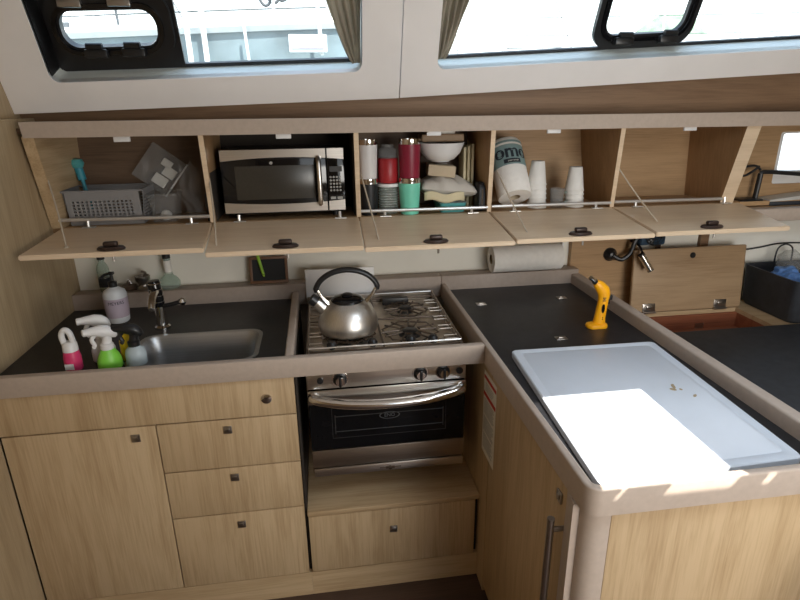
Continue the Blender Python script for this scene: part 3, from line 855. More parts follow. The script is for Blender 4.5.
def spray(name, label, x, y, prof, mat, s, ang, hmat, tmat=None, band=None, seg=24, squash=.75):
    t = thing(name, label, 'bottle', (x, y, ZC))
    mt = Matrix.Translation((x, y, ZC+.0006)) @ Matrix.Rotation(ang, 4, 'Z') @ Matrix.Diagonal((1, squash, 1, 1))
    q = MB(); q.lathe(prof, (0, 0, 0), seg, mt); build('body', q, mat, t, smooth=60)
    h = prof[-1][1]
    if band:
        bp, bm_ = band; q = MB(); q.lathe(bp, (0, 0, 0), seg, mt, cap=False); build('wrapper', q, bm_, t, smooth=60)
    q = MB(); R_ = trigger_head(q, x, y, ZC+h-.004, s, ang); hd = build('spray_head', q, hmat, t, smooth=50)
    q = MB(); trigger(q, R_); build('trigger', q, tmat or hmat, hd)
    return t
# pink bottle with a looped white cap
t = thing('pink_cleaner_bottle', 'small pink bottle with a white squeeze cap at the sink, leftmost', 'bottle', (-.692, .095, ZC))
q = MB(); q.lathe([(0, 0), (.022, 0), (.0245, .006), (.0245, .04), (.022, .056), (.021, .062), (0, .062)], (-.692, .095, ZC+.0006), 24); build('body', q, M['pink'], t, smooth=60)
q = MB(); q.lathe([(0, 0), (.0215, 0), (.0205, .022), (.016, .028), (0, .028)], (-.692, .095, ZC+.0626), 20); cpx = build('cap', q, M['white'], t, smooth=60)
q = MB(); q.tube([(-.706, .095, ZC+.084), (-.709, .095, ZC+.112), (-.698, .095, ZC+.128), (-.686, .095, ZC+.118), (-.680, .095, ZC+.084)], .0085, 10, 4); build('loop', q, M['white'], cpx, smooth=60)
q = MB(); q.box(-.705, -.680, .0655, .0667, ZC+.012, ZC+.030); build('sticker', q, M['white'], t)
spray('grey_spray_bottle', 'pale grey spray bottle with a white trigger head behind the green one', -.622, .150,
      [(0, 0), (.030, 0), (.034, .006), (.034, .04), (.026, .058), (.016, .072), (.014, .080), (0, .080)], M['milk'], .95, PI*1.12, M['white'])
spray('green_spray_bottle', 'bright green spray bottle with a white trigger head at the sink', -.586, .088,
      [(0, 0), (.032, 0), (.035, .006), (.0345, .028), (.028, .046), (.020, .060), (.017, .068), (0, .068)], M['green'], .95, PI*1.16, M['white'])
t = thing('yellow_bottle', 'yellow plastic bottle between the green and black-headed sprays', 'bottle', (-.549, .150, ZC))
q = MB(); q.lathe([(0, 0), (.022, 0), (.024, .005), (.024, .06), (.018, .078), (.011, .083), (.010, .092), (0, .092)], (-.549, .150, ZC+.0006), 20); build('body', q, M['yellow'], t, smooth=60)
q = MB(); q.lathe([(0, 0), (.0125, 0), (.012, .018), (0, .019)], (-.549, .150, ZC+.093), 16); build('cap', q, M['yellow'], t, smooth=60)
spray('blue_grey_spray_bottle', 'blue-grey spray bottle with a black trigger head beside the sink bowl', -.515, .104,
      [(0, 0), (.027, 0), (.030, .005), (.030, .035), (.026, .050), (.016, .060), (.0135, .066), (0, .066)], M['bottle_grey'], .90, PI*1.05, M['black'])

# soap bottle
t = thing('soap_dispenser', 'pale soap bottle with lilac label and black pump on the counter', 'bottle', (-.690, .50, ZC))
q = MB(); q.lathe([(0, 0), (.033, 0), (.037, .005), (.0405, .05), (.0405, .103), (.036, .118), (.022, .128), (.013, .131), (.012, .136), (0, .136)], (-.690, .50, ZC+.0006), 28); build('body', q, M['milk'], t, smooth=60)
q = MB(); q.lathe([(.0372, .010), (.0409, .05), (.0410, .094)], (-.690, .50, ZC+.0006), 28, cap=False); lb = build('paper_label', q, M['lilac'], t, smooth=60)
text_mesh('lettering', 'MEYERS', .0165, M['navy'], lb, Matrix.Translation(Vector((-.690, .50, ZC+.080))-wloc(lb)) @ Matrix.Rotation(math.radians(18), 4, 'Z'), bend=.0418)
q = MB()
for k in range(4): q.lathe([(.0412+.0001, .030+.007*k), (.0414, .0305+.007*k), (.0412, .032+.007*k)], (-.690, .50, ZC), 28, cap=False)
q = MB(); q.lathe([(0, 0), (.015, 0), (.015, .018), (.006, .021), (.005, .048), (0, .048)], (-.690, .50, ZC+.134), 16)
q.box(-.700, -.680, .490, .510, ZC+.178, ZC+.188, .003); q.tube([(-.690, .50, ZC+.184), (-.705, .475, ZC+.184), (-.712, .464, ZC+.176)], .005, 8, 3)
build('pump', q, M['black'], t)

# things on the ledge under the lockers
LZ = .9552
t = thing('clear_bottle', 'clear bottle with a black cap behind the soap dispenser', 'bottle', (-.785, .685, .9622))
q = MB(); q.lathe([(0, 0), (.021, 0), (.022, .005), (.022, .09), (.018, .105), (.011, .118), (.011, .128), (0, .128)], (-.785, .685, .9628), 20); build('body', q, M['bottle_glass'], t, smooth=60)
q = MB(); q.lathe([(.0224, .02), (.0224, .055)], (-.785, .685, .9628), 20, cap=False); build('paper_label', q, M['navy'], t)
q = MB(); q.lathe([(0, 0), (.014, 0), (.014, .03), (0, .03)], (-.785, .685, 1.0905), 16); build('cap', q, M['black'], t)
t = thing('dropper_bottle', 'clear round-bellied bottle with a white neck label behind the tap', 'bottle', (-.545, .690, .9622))
q = MB(); q.lathe([(0, 0), (.035, 0), (.040, .008), (.040, .025), (.030, .04), (.017, .05), (.014, .07), (.014, .12), (0, .12)], (-.545, .690, .9628), 24); build('body', q, M['bottle_glass'], t, smooth=60)
q = MB(); q.lathe([(.0148, .058), (.0148, .112)], (-.545, .690, .9628), 20, cap=False); build('paper_label', q, M['paper'], t)
q = MB(); q.lathe([(0, 0), (.0155, 0), (.0155, .022), (0, .022)], (-.545, .690, 1.083), 16); build('cap', q, M['black'], t)
t = thing('steel_egg_cup', 'small dark metal cup with a lid lying on the ledge left of the tap', 'cup', (-.645, .690, .9622))
q = MB(); q.lathe([(0, 0), (.026, 0), (.028, .004), (.018, .015), (.018, .022), (.027, .035), (.028, .052), (.025, .053), (.022, .04), (0, .035)], (-.645, .690, .9628), 20); build('bowl', q, M['nickel'], t, smooth=50)
q = MB(); q.tube([(-.640, .685, 1.015), (-.630, .683, 1.03), (-.645, .683, 1.036)], .005, 8, 3); build('handle', q, M['nickel'], t)
t = thing('drain_plug', 'dark sink plug lying on the ledge beside the metal cup', 'plug', (-.700, .692, .9622))
q = MB(); q.lathe([(0, 0), (.030, 0), (.033, .006), (.026, .016), (.010, .022), (0, .023)], (-.700, .692, .9628), 22); build('disc', q, M['dark_wire'], t)
q = MB(); q.tube([(-.708, .692, .985), (-.700, .692, 1.0), (-.692, .692, .985)], .003, 8, 4); build('ring', q, M['nickel'], t)

# framed chalkboard with a green pencil
t = thing('chalkboard', 'small brown framed chalkboard leaning on the wall under the lockers', 'chalkboard', (-.155, .69, .9622))
mt = Matrix.Translation((-.155, .672, .9632)) @ Matrix.Rotation(-.22, 4, 'X')
q = MB(); w_, h_, b_ = .076, .108, .011
q.box(-w_, w_, 0, .012, 0, b_, .002); q.box(-w_, w_, 0, .012, h_-b_, h_, .002); q.box(-w_, -w_+b_, 0, .012, b_, h_-b_, .001); q.box(w_-b_, w_, 0, .012, b_, h_-b_, .001)
q.xf(mt); build('frame', q, M['frame_brown'], t)
q = MB().box(-w_+b_, w_-b_, .004, .009, b_, h_-b_); q.xf(mt); build('slate', q, M['chalk'], t)
t = thing('green_pencil', 'bright green pencil leaning on the small chalkboard', 'pencil', (-.178, .668, .985))
q = MB(); q.tube([(-.176, .667, 1.003), (-.195, .690, 1.078)], .006, 8); build('shaft', q, M['pencil'], t)
q = MB(); q.tube([(-.1755, .6664, 1.001), (-.1735, .664, .993)], [.006, .0015], 8); build('tip', q, M['pencil'], t)

# paper towel roll lying under the locker
t = thing('paper_towel_roll', 'white paper towel roll lying level under the lockers on the back rail', 'paper towel', (.92, .655, .9625))
q = MB(); R0 = .056
prof = [(.0205, .0), (R0-.002, .0), (R0, .003), (R0, .30), (R0-.002, .303), (.0205, .303)]
mt = Matrix.Translation((.765, .652, .9628+R0+.004)) @ Matrix.Rotation(PI/2, 4, 'Y') @ Matrix.Rotation(.0, 4, 'X')
q.lathe(prof, (0, 0, 0), 40, mt, cap=False); build('paper', q, M['paper'], t, smooth=40)
q = MB(); q.lathe([(.0195, .001), (.0205, .001), (.0205, .302), (.0195, .302)], (0, 0, 0), 24, mt, cap=False); build('tube', q, M['tissue'], t)
# wooden cradle pegs keep the roll on the rail
t = thing('towel_holder', 'white bracket holding the ends of the paper towel roll', 'holder', (.915, .715, 1.0))
q = MB().tube([(.80, .652, .9628+R0+.004), (1.078, .652, .9628+R0+.004)], .008, 10); build('rod', q, M['white'], t)
q = MB(); q.box(1.070, 1.078, .640, .734, .998, 1.10, .003); build('arm', q, M['white'], t)

# ------------------------------------------------------------------ locker contents
SH = ZF+.0008
# bay 1: slotted basket, clear tub, bag, blue brush
t = thing('storage_basket', 'grey slotted plastic basket in the left locker', 'basket', (-.715, .70, SH))
def slotted(mb, p0, p1, z0, z1, nx, nz, lean):
    """perforated wall from p0 to p1 (plan), sloping outward by lean"""
    p0, p1 = Vector((*p0, 0)), Vector((*p1, 0)); n = Vector((-(p1-p0).y, (p1-p0).x, 0)).normalized()
    def P(u, v): 
        q = p0.lerp(p1, u)+n*lean*v; return (q.x, q.y, z0+(z1-z0)*v)
    us = [0, .08]; vs = [0, .18]
    for i in range(nx): a = .08+.84*i/nx; us += [a+.84/nx*.55, a+.84/nx]
    for j in range(nz): a = .18+.58*j/nz; vs += [a+.58/nz*.55, a+.58/nz]
    us += [1]; vs += [1]
    V = {}
    def v(i, j):
        if (i, j) not in V: V[i, j] = mb.bm.verts.new(P(us[i], vs[j]))
        return V[i, j]
    for i in range(len(us)-1):
        for j in range(len(vs)-1):
            hole = 1 <= i < len(us)-2 and 1 <= j < len(vs)-2 and i % 2 == 1 and j % 2 == 1
            if not hole: mb.bm.faces.new((v(i, j), v(i+1, j), v(i+1, j+1), v(i, j+1)))
q = MB(); x0, x1, y0, y1 = -.845, -.590, .640, .790; zb, zt_ = SH+.002, SH+.125
slotted(q, (x0, y0), (x1, y0), zb, zt_, 14, 6, -.012); slotted(q, (x1, y0), (x1, y1), zb, zt_, 8, 6, -.012)
slotted(q, (x1, y1), (x0, y1), zb, zt_, 14, 6, -.012); slotted(q, (x0, y1), (x0, y0), zb, zt_, 8, 6, -.012)
q.quad((x0, y0, zb), (x1, y0, zb), (x1, y1, zb), (x0, y1, zb))
ob = build('walls', q, M['grey_plastic'], t, flat=True); so = ob.modifiers.new('thickness', 'SOLIDIFY'); so.thickness = .002
q = MB(); q.tube([(x0-.012, y0-.012, zt_), (x1+.012, y0-.012, zt_), (x1+.012, y1+.012, zt_), (x0-.012, y1+.012, zt_)], .004, 6, 0, True); build('rim', q, M['grey_plastic'], t)
t = thing('clear_food_tub', 'clear plastic food tub standing right of the grey basket', 'container', (-.52, .70, SH))
q = MB(); lo = lambda m, z: [(x, y, z) for x, y in rrect(-.570+m, -.470-m, .640+m, .775-m, .015, 4)]
q.loft([lo(.008, SH), lo(.002, SH+.09), lo(-.002, SH+.092), lo(-.002, SH+.096)], True, False); build('tub', q, M['clear'], t)
q = MB(); q.loft([lo(-.004, SH+.097), lo(-.004, SH+.106), lo(.01, SH+.108)]); build('lid', q, M['clear'], t)
tag(build('white_egg', MB().lathe([(0, 0), (.012, .002), (.021, .013), (.021, .025), (.012, .036), (0, .039)], (-.515, .672, SH+.003), 18), M['foam'], smooth=80), 'round white item inside the clear food tub', 'food')
t = thing('zip_bag', 'clear zip bag with white packets standing tilted behind the basket', 'bag', (-.545, .745, SH+.14))
mt = Matrix.Translation((-.548, .80, SH+.180)) @ Matrix.Rotation(math.radians(38), 4, 'Y') @ Matrix.Rotation(-.15, 4, 'X')
q = MB(); q.grid(lambda u, v: (-.075+.15*u, .012*math.sin(u*PI)*math.sin(v*PI)+.002*math.sin(u*17+v*9), -.075+.15*v), 16, 16)
q.grid(lambda u, v: (-.075+.15*u, -.018*math.sin(u*PI)*math.sin(v*PI)+.002*math.sin(u*13+v*11), -.075+.15*v), 16, 16)
q.xf(mt); build('film', q, M['clear'], t, smooth=80)
q = MB().box(.070, .076, -.003, .003, -.076, .076, .001); q.xf(mt); build('zip_strip', q, M['white'], t)
q = MB()
for a, b, c, d_ in ((-.005, .050, -.055, -.015), (.012, .06, -.01, .03), (-.01, .03, .02, .05)): q.box(a, b, -.006, .004, c, d_, .003)
q.xf(mt); build('packets', q, M['foam'], t)
t = thing('clear_bag', 'crumpled clear plastic bag at the right end of the left locker', 'bag', (-.41, .73, SH))
q = MB(); q.grid(lambda u, v: (-.465+.115*u+.012*math.sin(v*9), .715-.05*math.sin(u*PI)*(1-v*.6)+.008*math.sin(u*19+v*13), SH+.002+.22*v-.03*abs(math.sin(u*7))*v), 18, 18)
build('film', q, M['clear'], t, smooth=80)
t = thing('bottle_brush', 'blue-topped bottle brush leaning in the back of the left locker', 'brush', (-.80, .775, SH+.1))
q = MB(); q.tube([(-.815, .775, SH+.04), (-.835, .785, SH+.165)], .007, 10); build('handle', q, M['blue_teal'], t)
q = MB(); q.tube([(-.832, .782, SH+.150), (-.842, .788, SH+.205)], .015, 14); build('grip', q, M['blue_teal'], t)
q = MB(); q.lathe([(0, -.02), (.02, -.015), (.026, 0), (.02, .015), (0, .02)], (-.843, .786, SH+.212), 16); build('head', q, M['teal'], t)
q = MB().tube([(-.352, .640, SH+.052), (-.352, .655, SH+.10)], .010, 8); q.tube([(-.352, .640, SH), (-.352, .640, SH+.055)], .007, 8)
tag(build('black_clip', q, M['black']), 'small black clip standing against the partition left of the microwave', 'clip')

# bay 2: microwave
MX0, MX1, MYF, MZ0, MZ1 = -.291, .166, .632, SH+.020, 1.492
mw = thing('microwave', 'stainless and black microwave oven filling the second locker', 'microwave', (-.06, .7, SH))
build('body', MB().box(MX0, MX1, MYF+.02, .815, MZ0, MZ1, .004), M['black'], mw)
q = MB()
for fx in (MX0+.04, MX1-.04):
    for fy in (.68, .79): q.lathe([(0, 0), (.012, 0), (.012, .019), (0, .019)], (fx, fy, SH), 12)
build('foot', q, M['black'], mw)
SPL = MX1-.067
dm = build('door', MB().box(MX0, SPL-.0015, MYF, MYF+.019, MZ0, MZ1, .003), M['black_gloss'], mw)
def band(z_in, z_out, sag, x0, x1, y0, y1):
    N_ = 20; top = []; lo_ = []
    for k in range(N_+1):
        u = k/N_; X_ = x0+(x1-x0)*u; U = (X_-MX0)/(MX1-MX0)
        lo_.append((X_, z_in+sag*4*(U-.5)**2)); 
    poly = lo_+[(x1, z_out), (x0, z_out)]
    return MB().prism(poly, 'y', y0, y1)
for nm, (z_in, z_out, sag) in (('top_band', (MZ1-.030, MZ1-.001, -.012)), ('bottom_band', (MZ0+.036, MZ0+.006, .010))):
    build(nm, band(z_in, z_out, sag, MX0+.002, SPL-.003, MYF-.003, MYF+.001), M['steel'], dm, 'stainless band')
build('viewing_window', MB().box(MX0+.05, SPL-.045, MYF-.0012, MYF, MZ0+.055, MZ1-.06, .0005), M['dark_mesh'], dm)
q = MB(); hx = SPL-.030
q.tube([(hx, MYF-.004, MZ1-.035), (hx, MYF-.030, MZ1-.045), (hx+.001, MYF-.036, (MZ0+MZ1)/2), (hx+.001, MYF-.030, MZ0+.045), (hx, MYF-.004, MZ0+.035)], .0095, 12, 4)
build('handle', q, M['steel'], dm, 'vertical steel door handle')
q = MB(); q.lathe([(0, 0), (.006, 0), (.006, .001), (0, .001)], (0, 0, 0), 14, Matrix.Translation(((MX0+SPL)/2-.01, MYF-.0005, MZ1-.050)) @ Matrix.Rotation(PI/2, 4, 'X')); build('badge', q, M['print_grey'], dm)
cpn = build('control_panel', MB().box(SPL+.0015, MX1, MYF, MYF+.019, MZ0, MZ1, .003), M['black_gloss'], mw)
for nm, (z_in, z_out, sag) in (('top_band', (MZ1-.030, MZ1-.001, -.012)), ('bottom_band', (MZ0+.036, MZ0+.006, .010))):
    build(nm, band(z_in, z_out, sag, SPL+.003, MX1-.002, MYF-.003, MYF+.001), M['steel'], cpn, 'stainless band')
build('display', MB().box(SPL+.010, MX1-.010, MYF-.001, MYF, MZ1-.088, MZ1-.068), M['motor'], cpn)
q = MB()
for r in range(5):
    for c_ in range(4):
        bx, bz = SPL+.013+c_*.0118, MZ1-.108-r*.0125
        q.lathe([(.0028, 0), (.0042, 0), (.0042, .0006), (.0028, .0006)], (0, 0, 0), 10, Matrix.Translation((bx, MYF-.0003, bz)) @ Matrix.Rotation(PI/2, 4, 'X'))
build('keypad', q, M['print_grey'], cpn)
for c_ in range(2): build('key', MB().box(SPL+.010+c_*.026, SPL+.030+c_*.026, MYF-.0008, MYF, MZ1-.192, MZ1-.182), M['print_grey'], cpn)

# bay 3: tumblers, jars, bowl, packets
def tumbler(name, label, x, y, z, h, rb, rt_, mat, lid=False):
    t = thing(name, label, 'cup', (x, y, z), 'tumblers in the middle locker')
    q = MB(); q.lathe([(0, 0), (rb, 0), (rb+.001, .004), (rt_, h-.018)], (x, y, z), 32, cap=True); build('body', q, mat, t, smooth=60)
    q = MB(); q.lathe([(rt_-.0002, h-.0195), (rt_+.0002, h-.018), (rt_, h), (rt_-.002, h), (rt_-.003, h-.012), (0, h-.014)], (x, y, z), 32, cap=False); build('steel_rim', q, M['chrome'], t, 'bright steel rim', smooth=60)
    return t
TY = .650
tumbler('tumbler', 'black steel tumbler under the white one, left end of the middle locker', .258, TY, SH, .140, .031, .037, M['tumbler_black'])
tumbler('tumbler', 'white steel tumbler with steel rim stacked on the black one', .258, TY, SH+.1405, .145, .032, .0375, M['tumbler_white'])
tumbler('tumbler', 'mint green tumbler standing under the maroon one', .418, TY-.01, SH, .140, .035, .0425, M['mint'])
tumbler('tumbler', 'maroon tumbler stacked on the mint green one', .418, TY-.01, SH+.1405, .145, .038, .0425, M['maroon'])
t = thing('wire_glass_jar', 'clear jar with a white lid standing under the red jar', 'jar', (.338, .675, SH))
q = MB(); q.lathe([(0, 0), (.036, 0), (.038, .004), (.038, .095), (.034, .105), (0, .105)], (.338, .675, SH), 28); build('glass', q, M['bottle_glass'], t, smooth=60)
q = MB()
for k in range(9): q.tube([(.338+.0388*math.cos(a), .675+.0388*math.sin(a), SH+.008+k*.010) for a in [2*PI*i/20 for i in range(20)]], .0012, 5, 0, True)
build('wire_basket', q, M['alu'], t)
q = MB(); q.lathe([(0, 0), (.045, 0), (.046, .004), (.044, .012), (0, .014)], (.338, .675, SH+.1055), 28); build('lid', q, M['white'], t, smooth=60)
t = thing('red_jar', 'red jar with a clear stoppered top between the white and maroon tumblers', 'jar', (.338, .675, SH+.1197))
q = MB(); q.lathe([(0, 0), (.038, 0), (.040, .004), (.040, .090), (.036, .094), (0, .094)], (.338, .675, SH+.1202), 28); build('body', q, M['red'], t, smooth=60)
q = MB(); q.lathe([(0, 0), (.037, 0), (.037, .030), (.031, .036), (.024, .040), (.024, .050), (0, .052)], (.338, .675, SH+.2145), 28); build('top', q, M['clear'], t, smooth=60)
# teal tub, bread packet, tissue box, bowl, packet on top
t = thing('teal_food_tub', 'teal plastic food tub at the bottom of the middle locker pile', 'container', (.59, .665, SH))
lo = lambda m, z: [(x, y, z) for x, y in rrect(.535+m, .648-m, .618+m, .78-m, .015, 4)]
q = MB(); q.loft([lo(.008, SH), lo(.001, SH+.038), lo(.004, SH+.038), lo(.010, SH+.004)], True, True); build('tub', q, M['teal'], t)
q = MB(); q.loft([lo(-.003, SH+.0385), lo(-.003, SH+.044), lo(.006, SH+.046)]); build('lid', q, M['clear'], t)
t = thing('snack_bag', 'puffed pale snack bag lying on the teal tub in the middle locker', 'bag', (.575, .70, SH+.047))
def pil(u, v, sg):
    e = max(0, math.sin(PI*u)*math.sin(PI*v))**.4
    x = .466+.225*u; y = .625+.16*v
    return (x, y+.006*math.sin(u*11), SH+.090-.02*(u-.3)+sg*(.052*e)+.007*math.sin(u*16+v*5)*e+.005*math.sin(u*31+v*13)*e)
q = MB(); q.grid(lambda u, v: pil(u, v, 1), 24, 16); q.grid(lambda u, v: pil(u, v, -.75), 24, 16); build('film', q, M['bag_film'], t, smooth=80)
q = MB(); q.grid(lambda u, v: (.474+.16*u, .622-.010*math.sin(PI*u), SH+.050+.034*v-.008*u+.006*math.sin(u*9)), 10, 4); so_ = build('print', q, M['bread'], t, 'yellowish printed front'); so_.modifiers.new('t', 'SOLIDIFY').thickness = .001
t = thing('tissue_box', 'beige tissue pack lying on the snack bag in the middle locker', 'tissue box', (.553, .71, SH+.130))
q = MB().box(.500, .610, .655, .765, SH+.137, SH+.180, .004); q.xf(Matrix.Translation((.555, .71, SH+.15)) @ Matrix.Rotation(.10, 4, 'Y') @ Matrix.Rotation(-.1, 4, 'Z') @ Matrix.Translation((-.555, -.71, -SH-.15))); build('box', q, M['tissue'], t)
q = MB(); q.loft([[(.555+.03*k*math.cos(a), .71+.012*k*math.sin(a), SH+.1815+z) for a in [2*PI*i/16 for i in range(16)]] for k, z in ((1, 0), (.8, .001))]); build('slot', q, M['paper'], t)
t = thing('mixing_bowl', 'wide white bowl on top of the pile in the middle locker', 'bowl', (.552, .70, SH+.195))
q = MB(); q.lathe([(0, 0), (.035, 0), (.055, .008), (.078, .032), (.093, .068), (.0955, .072), (.092, .071), (.075, .034), (.052, .013), (0, .006)], (.553, .70, SH+.195), 36); build('bowl', q, M['white'], t, smooth=60)
q = MB(); q.lathe([(0.030, 0), (.036, 0), (.034, .003), (.030, .003)], (.553, .70, SH+.1935), 24, cap=False); build('foot_ring', q, M['white'], t)
tag(build('brown_packet', MB().box(.470, .640, .66, .76, SH+.270, SH+.300, .008, 3), M['packet']), 'flat brown packet resting across the white bowl', 'packet')
tag(build('pink_packet', MB().box(.52, .60, .645, .70, SH+.3005, SH+.318, .006, 3), M['bag_film']), 'small pale packet on the brown packet above the bowl', 'packet')
bdlab = ['nearest of three narrow pale boards standing right of the bowl pile', 'middle of three narrow pale boards standing right of the bowl pile', 'furthest right of three narrow pale boards beside the partition']
for k, xx in enumerate((.655, .672, .689)):
    q = MB().box(xx-.005, xx+.005, .705+.002*k, .79, SH, SH+.245+.006*k, .002)
    tag(build('serving_board', q, M['bread']), bdlab[k], 'board', 'narrow pale boards in the middle locker')
t = thing('black_pouch', 'black rounded pouch standing against the right partition of the middle locker', 'pouch', (.70, .66, SH))
q = MB(); loops = []
for x, k in ((.688, .6), (.692, .95), (.704, 1), (.716, .95), (.719, .7)):
    loops.append([(x, .645+.040*k*max(-1, min(1, 1.25*math.cos(a))), SH+.058+.057*k*max(-1, min(1, 1.2*math.sin(a)))) for a in [2*PI*i/24 for i in range(24)]])
q.loft(loops); build('shell', q, M['pouch'], t, smooth=60)
q = MB(); q.tube([(.704, .606, SH+.03), (.704, .604, SH+.09)], .003, 6); build('zip', q, M['nickel'], t)

# bay 4: wrapped towel roll, cups
t = thing('wrapped_towel_roll', 'upright wrapped paper towel roll leaning in the fourth locker', 'paper towel', (.842, .700, SH))
mt = Matrix.Translation((.850, .640, SH+.048)) @ Matrix.Rotation(-.05, 4, 'Y') @ Matrix.Rotation(-.62, 4, 'X')
q = MB(); q.lathe([(.022, .0), (.066, .0), (.069, .006), (.069, .232), (.064, .241), (.02, .243), (0, .24)], (0, 0, 0), 40, mt, cap=False); build('paper', q, M['paper'], t, smooth=40)
q = MB(); q.lathe([(.0225, .001), (.0225, .06)], (0, 0, 0), 24, mt, cap=False); build('tube', q, M['tissue'], t)
q = MB(); q.lathe([(.0698, .115), (.0698, .225)], (0, 0, 0), 40, mt, cap=False); wr = build('printed_band', q, M['label_teal'], t, 'grey-green printed wrapper band')
mloc = Matrix.Translation(-wloc(t)) @ mt
q = MB(); q.lathe([(.0701, .206), (.0701, .215)], (0, 0, 0), 40, mt, cap=False); build('stripe', q, M['paper'], wr)
text_mesh('lettering', 'omo', .078, M['navy'], wr, mloc @ Matrix.Translation((0, 0, .172)), bend=.0708, bold=.0022)
q = MB(); q.grid(lambda u, v: tuple(mt @ Vector((.0706*math.sin(-.05+1.0*(u-.5)), -.0706*math.cos(-.05+1.0*(u-.5)), .122+.018*v))), 14, 2); build('dark_tag', q, M['navy'], wr)
text_mesh('small_print', 'paper towels', .0085, M['label_paper'], wr, mloc @ Matrix.Translation((0, 0, .131)), bend=.0712)
def foam_cup(x, y, z, label, h=.095, rb=.0255, rt_=.0385):
    t = thing('foam_cup', label, 'cup', (x, y, z), 'stacked white foam cups')
    q = MB(); q.lathe([(0, h), (rb, h), (rb+.001, h-.003), (rt_-.001, .004), (rt_+.0015, .003), (rt_+.0015, 0), (rt_-.002, 0), (rb-.002, h-.004), (0, h-.004)], (x, y, z), 28, cap=False); build('shell', q, M['foam'], t, smooth=50)
    return t
nm = ['bottom', 'second', 'third', 'fourth', 'fifth', 'topmost']
c0 = foam_cup(.957, .672, SH, 'bottom white foam cup of the taller left stack')
for k in range(1, 6):
    dup(c0, (.957-.001*k, .672, SH+.0185*k), '%s white foam cup of the taller left stack' % nm[k] if k < 5 else 'topmost white foam cup of the taller left stack')
for k in range(5):
    dup(c0, (1.117-.001*k, .665, SH+.0165*k), ('%s white foam cup of the shorter right stack' % (nm[k] if k < 4 else 'topmost')))
t = thing('drinking_glass', 'small clear glass between the two foam cup stacks', 'glass', (1.040, .665, SH))
q = MB(); q.lathe([(0, 0), (.026, 0), (.030, .075), (.028, .075), (.0245, .006), (0, .006)], (1.040, .665, SH), 24); build('glass', q, M['clear'], t, smooth=60)
q = MB(); q.tube([(1.068, .66, SH+.06), (1.086, .655, SH+.055), (1.084, .655, SH+.025), (1.067, .66, SH+.018)], .004, 8, 3); build('handle', q, M['bottle_glass'], t)

# ------------------------------------------------------------------ saloon side: bench locker, cushion, basket, fan, lamp
bl = thing('bench_locker', 'oak bench locker behind the black cushion with its lid stood open', 'cabinet', (1.65, .5, 0))
q = MB()
q.box(1.17, 1.398, .385, .70, .73, .75); q.box(1.918, 2.9, .385, .70, .73, .75); q.box(1.398, 1.918, .61, .70, .73, .75); q.box(1.398, 1.918, .385, .40, .70, .72)
build('top', q, M['oak_x'], bl)
q = MB(); q.box(1.385, 1.398, .40, .61, .52, .73); q.box(1.918, 1.931, .40, .61, .52, .73); q.box(1.398, 1.918, .597, .61, .52, .73); q.box(1.398, 1.918, .40, .61, .655, .665)
build('lining', q, M['red_ply'], bl, 'reddish plywood lining')
build('front', MB().box(1.17, 2.9, .37, .384, 0, .75), M['oak_v'], bl)
mt = Matrix.Translation((1.40, .605, .7535)) @ Matrix.Rotation(-.10, 4, 'X')
q = MB().box(0, .535, 0, .018, 0, .285, .006, 3)
q.xf(mt); lid = build('lid', q, M['oak_lid'], bl, smooth=50)
q = MB(); q.lathe([(0, 0), (.013, 0), (.013, .002), (.009, .0022), (0, .0005)], (0, 0, 0), 18, mt @ Matrix.Translation((.275, -.0004, .250)) @ Matrix.Rotation(PI/2, 4, 'X')); build('finger_hole', q, M['black'], lid, 'dark round finger hole')
for hx in (.085, .430):
    q = MB().box(hx-.030, hx+.030, -.004, 0, .005, .042, .002); q.tube([(hx-.03, -.006, .002), (hx+.03, -.006, .002)], .006, 8); q.box(hx-.016, hx+.016, -.012, -.003, .020, .034, .003); q.xf(mt); build('hinge', q, M['nickel'], lid)
q = MB().box(1.72, 1.76, .5955, .5965, .66, .69); build('striker', q, M['nickel'], bl)
tag(build('bench_cushion', MB().box(1.175, 2.9, -1.1, .3695, .60, .764, .02, 4), M['cushion']), 'long black cushion on the bench right of the peninsula', 'cushion')
tag(build('settee_bench', MB().box(1.175, 2.9, -1.1, .368, 0, .599), M['oak_v']), 'oak bench base under the black cushion', 'bench')
# black basket with bags
t = thing('fabric_basket', 'black fabric storage basket on the bench locker at the right', 'basket', (2.2, .56, .751))
q = MB(); bx0, bx1, by0, by1, bz0, bz1 = 1.985, 2.45, .374, .685, .7512, .935
lo = lambda m, z, e=0: [(x, y, z) for x, y in rrect(bx0+m, bx1-m, by0+m, by1-m, .03, 4)]
q.loft([lo(.012, bz0), lo(.002, bz0+.02), lo(-.004, bz1-.01), lo(-.006, bz1), lo(.002, bz1), lo(.006, bz1-.02), lo(.016, bz0+.006)], True, True); build('walls', q, M['cushion'], t)
def bag(name, label, c, sz, mat, seed):
    rnd = random.Random(seed); q = MB()
    bmesh.ops.create_icosphere(q.bm, subdivisions=4, radius=1)
    ph = [rnd.random()*6 for _ in range(6)]
    for v in q.bm.verts:
        n = v.co.normalized()
        d = 1+.10*math.sin(5*n.x+ph[0])*math.sin(6*n.y+ph[1])+.07*math.sin(11*n.z+ph[2]+4*n.x)+.05*math.sin(17*n.y+ph[3]+7*n.z)
        v.co = Vector((c[0]+sz[0]*n.x*d, c[1]+sz[1]*n.y*d, c[2]+sz[2]*n.z*d))
    return tag(build(name, q, mat, smooth=25), label, 'bag')
bag('blue_bag', 'crumpled blue plastic bag in the front of the black basket', (2.075, .54, .905), (.055, .065, .05), M['blue_bag'], 3)
bag('clear_plastic_bag', 'crumpled clear plastic bag beside the blue bag in the basket', (2.165, .625, .935), (.06, .05, .065), M['clear'], 5)
bag('grey_bag', 'pale grey bag under the clear bag in the black basket', (2.22, .46, .84), (.10, .05, .06), M['bag_film'], 8)
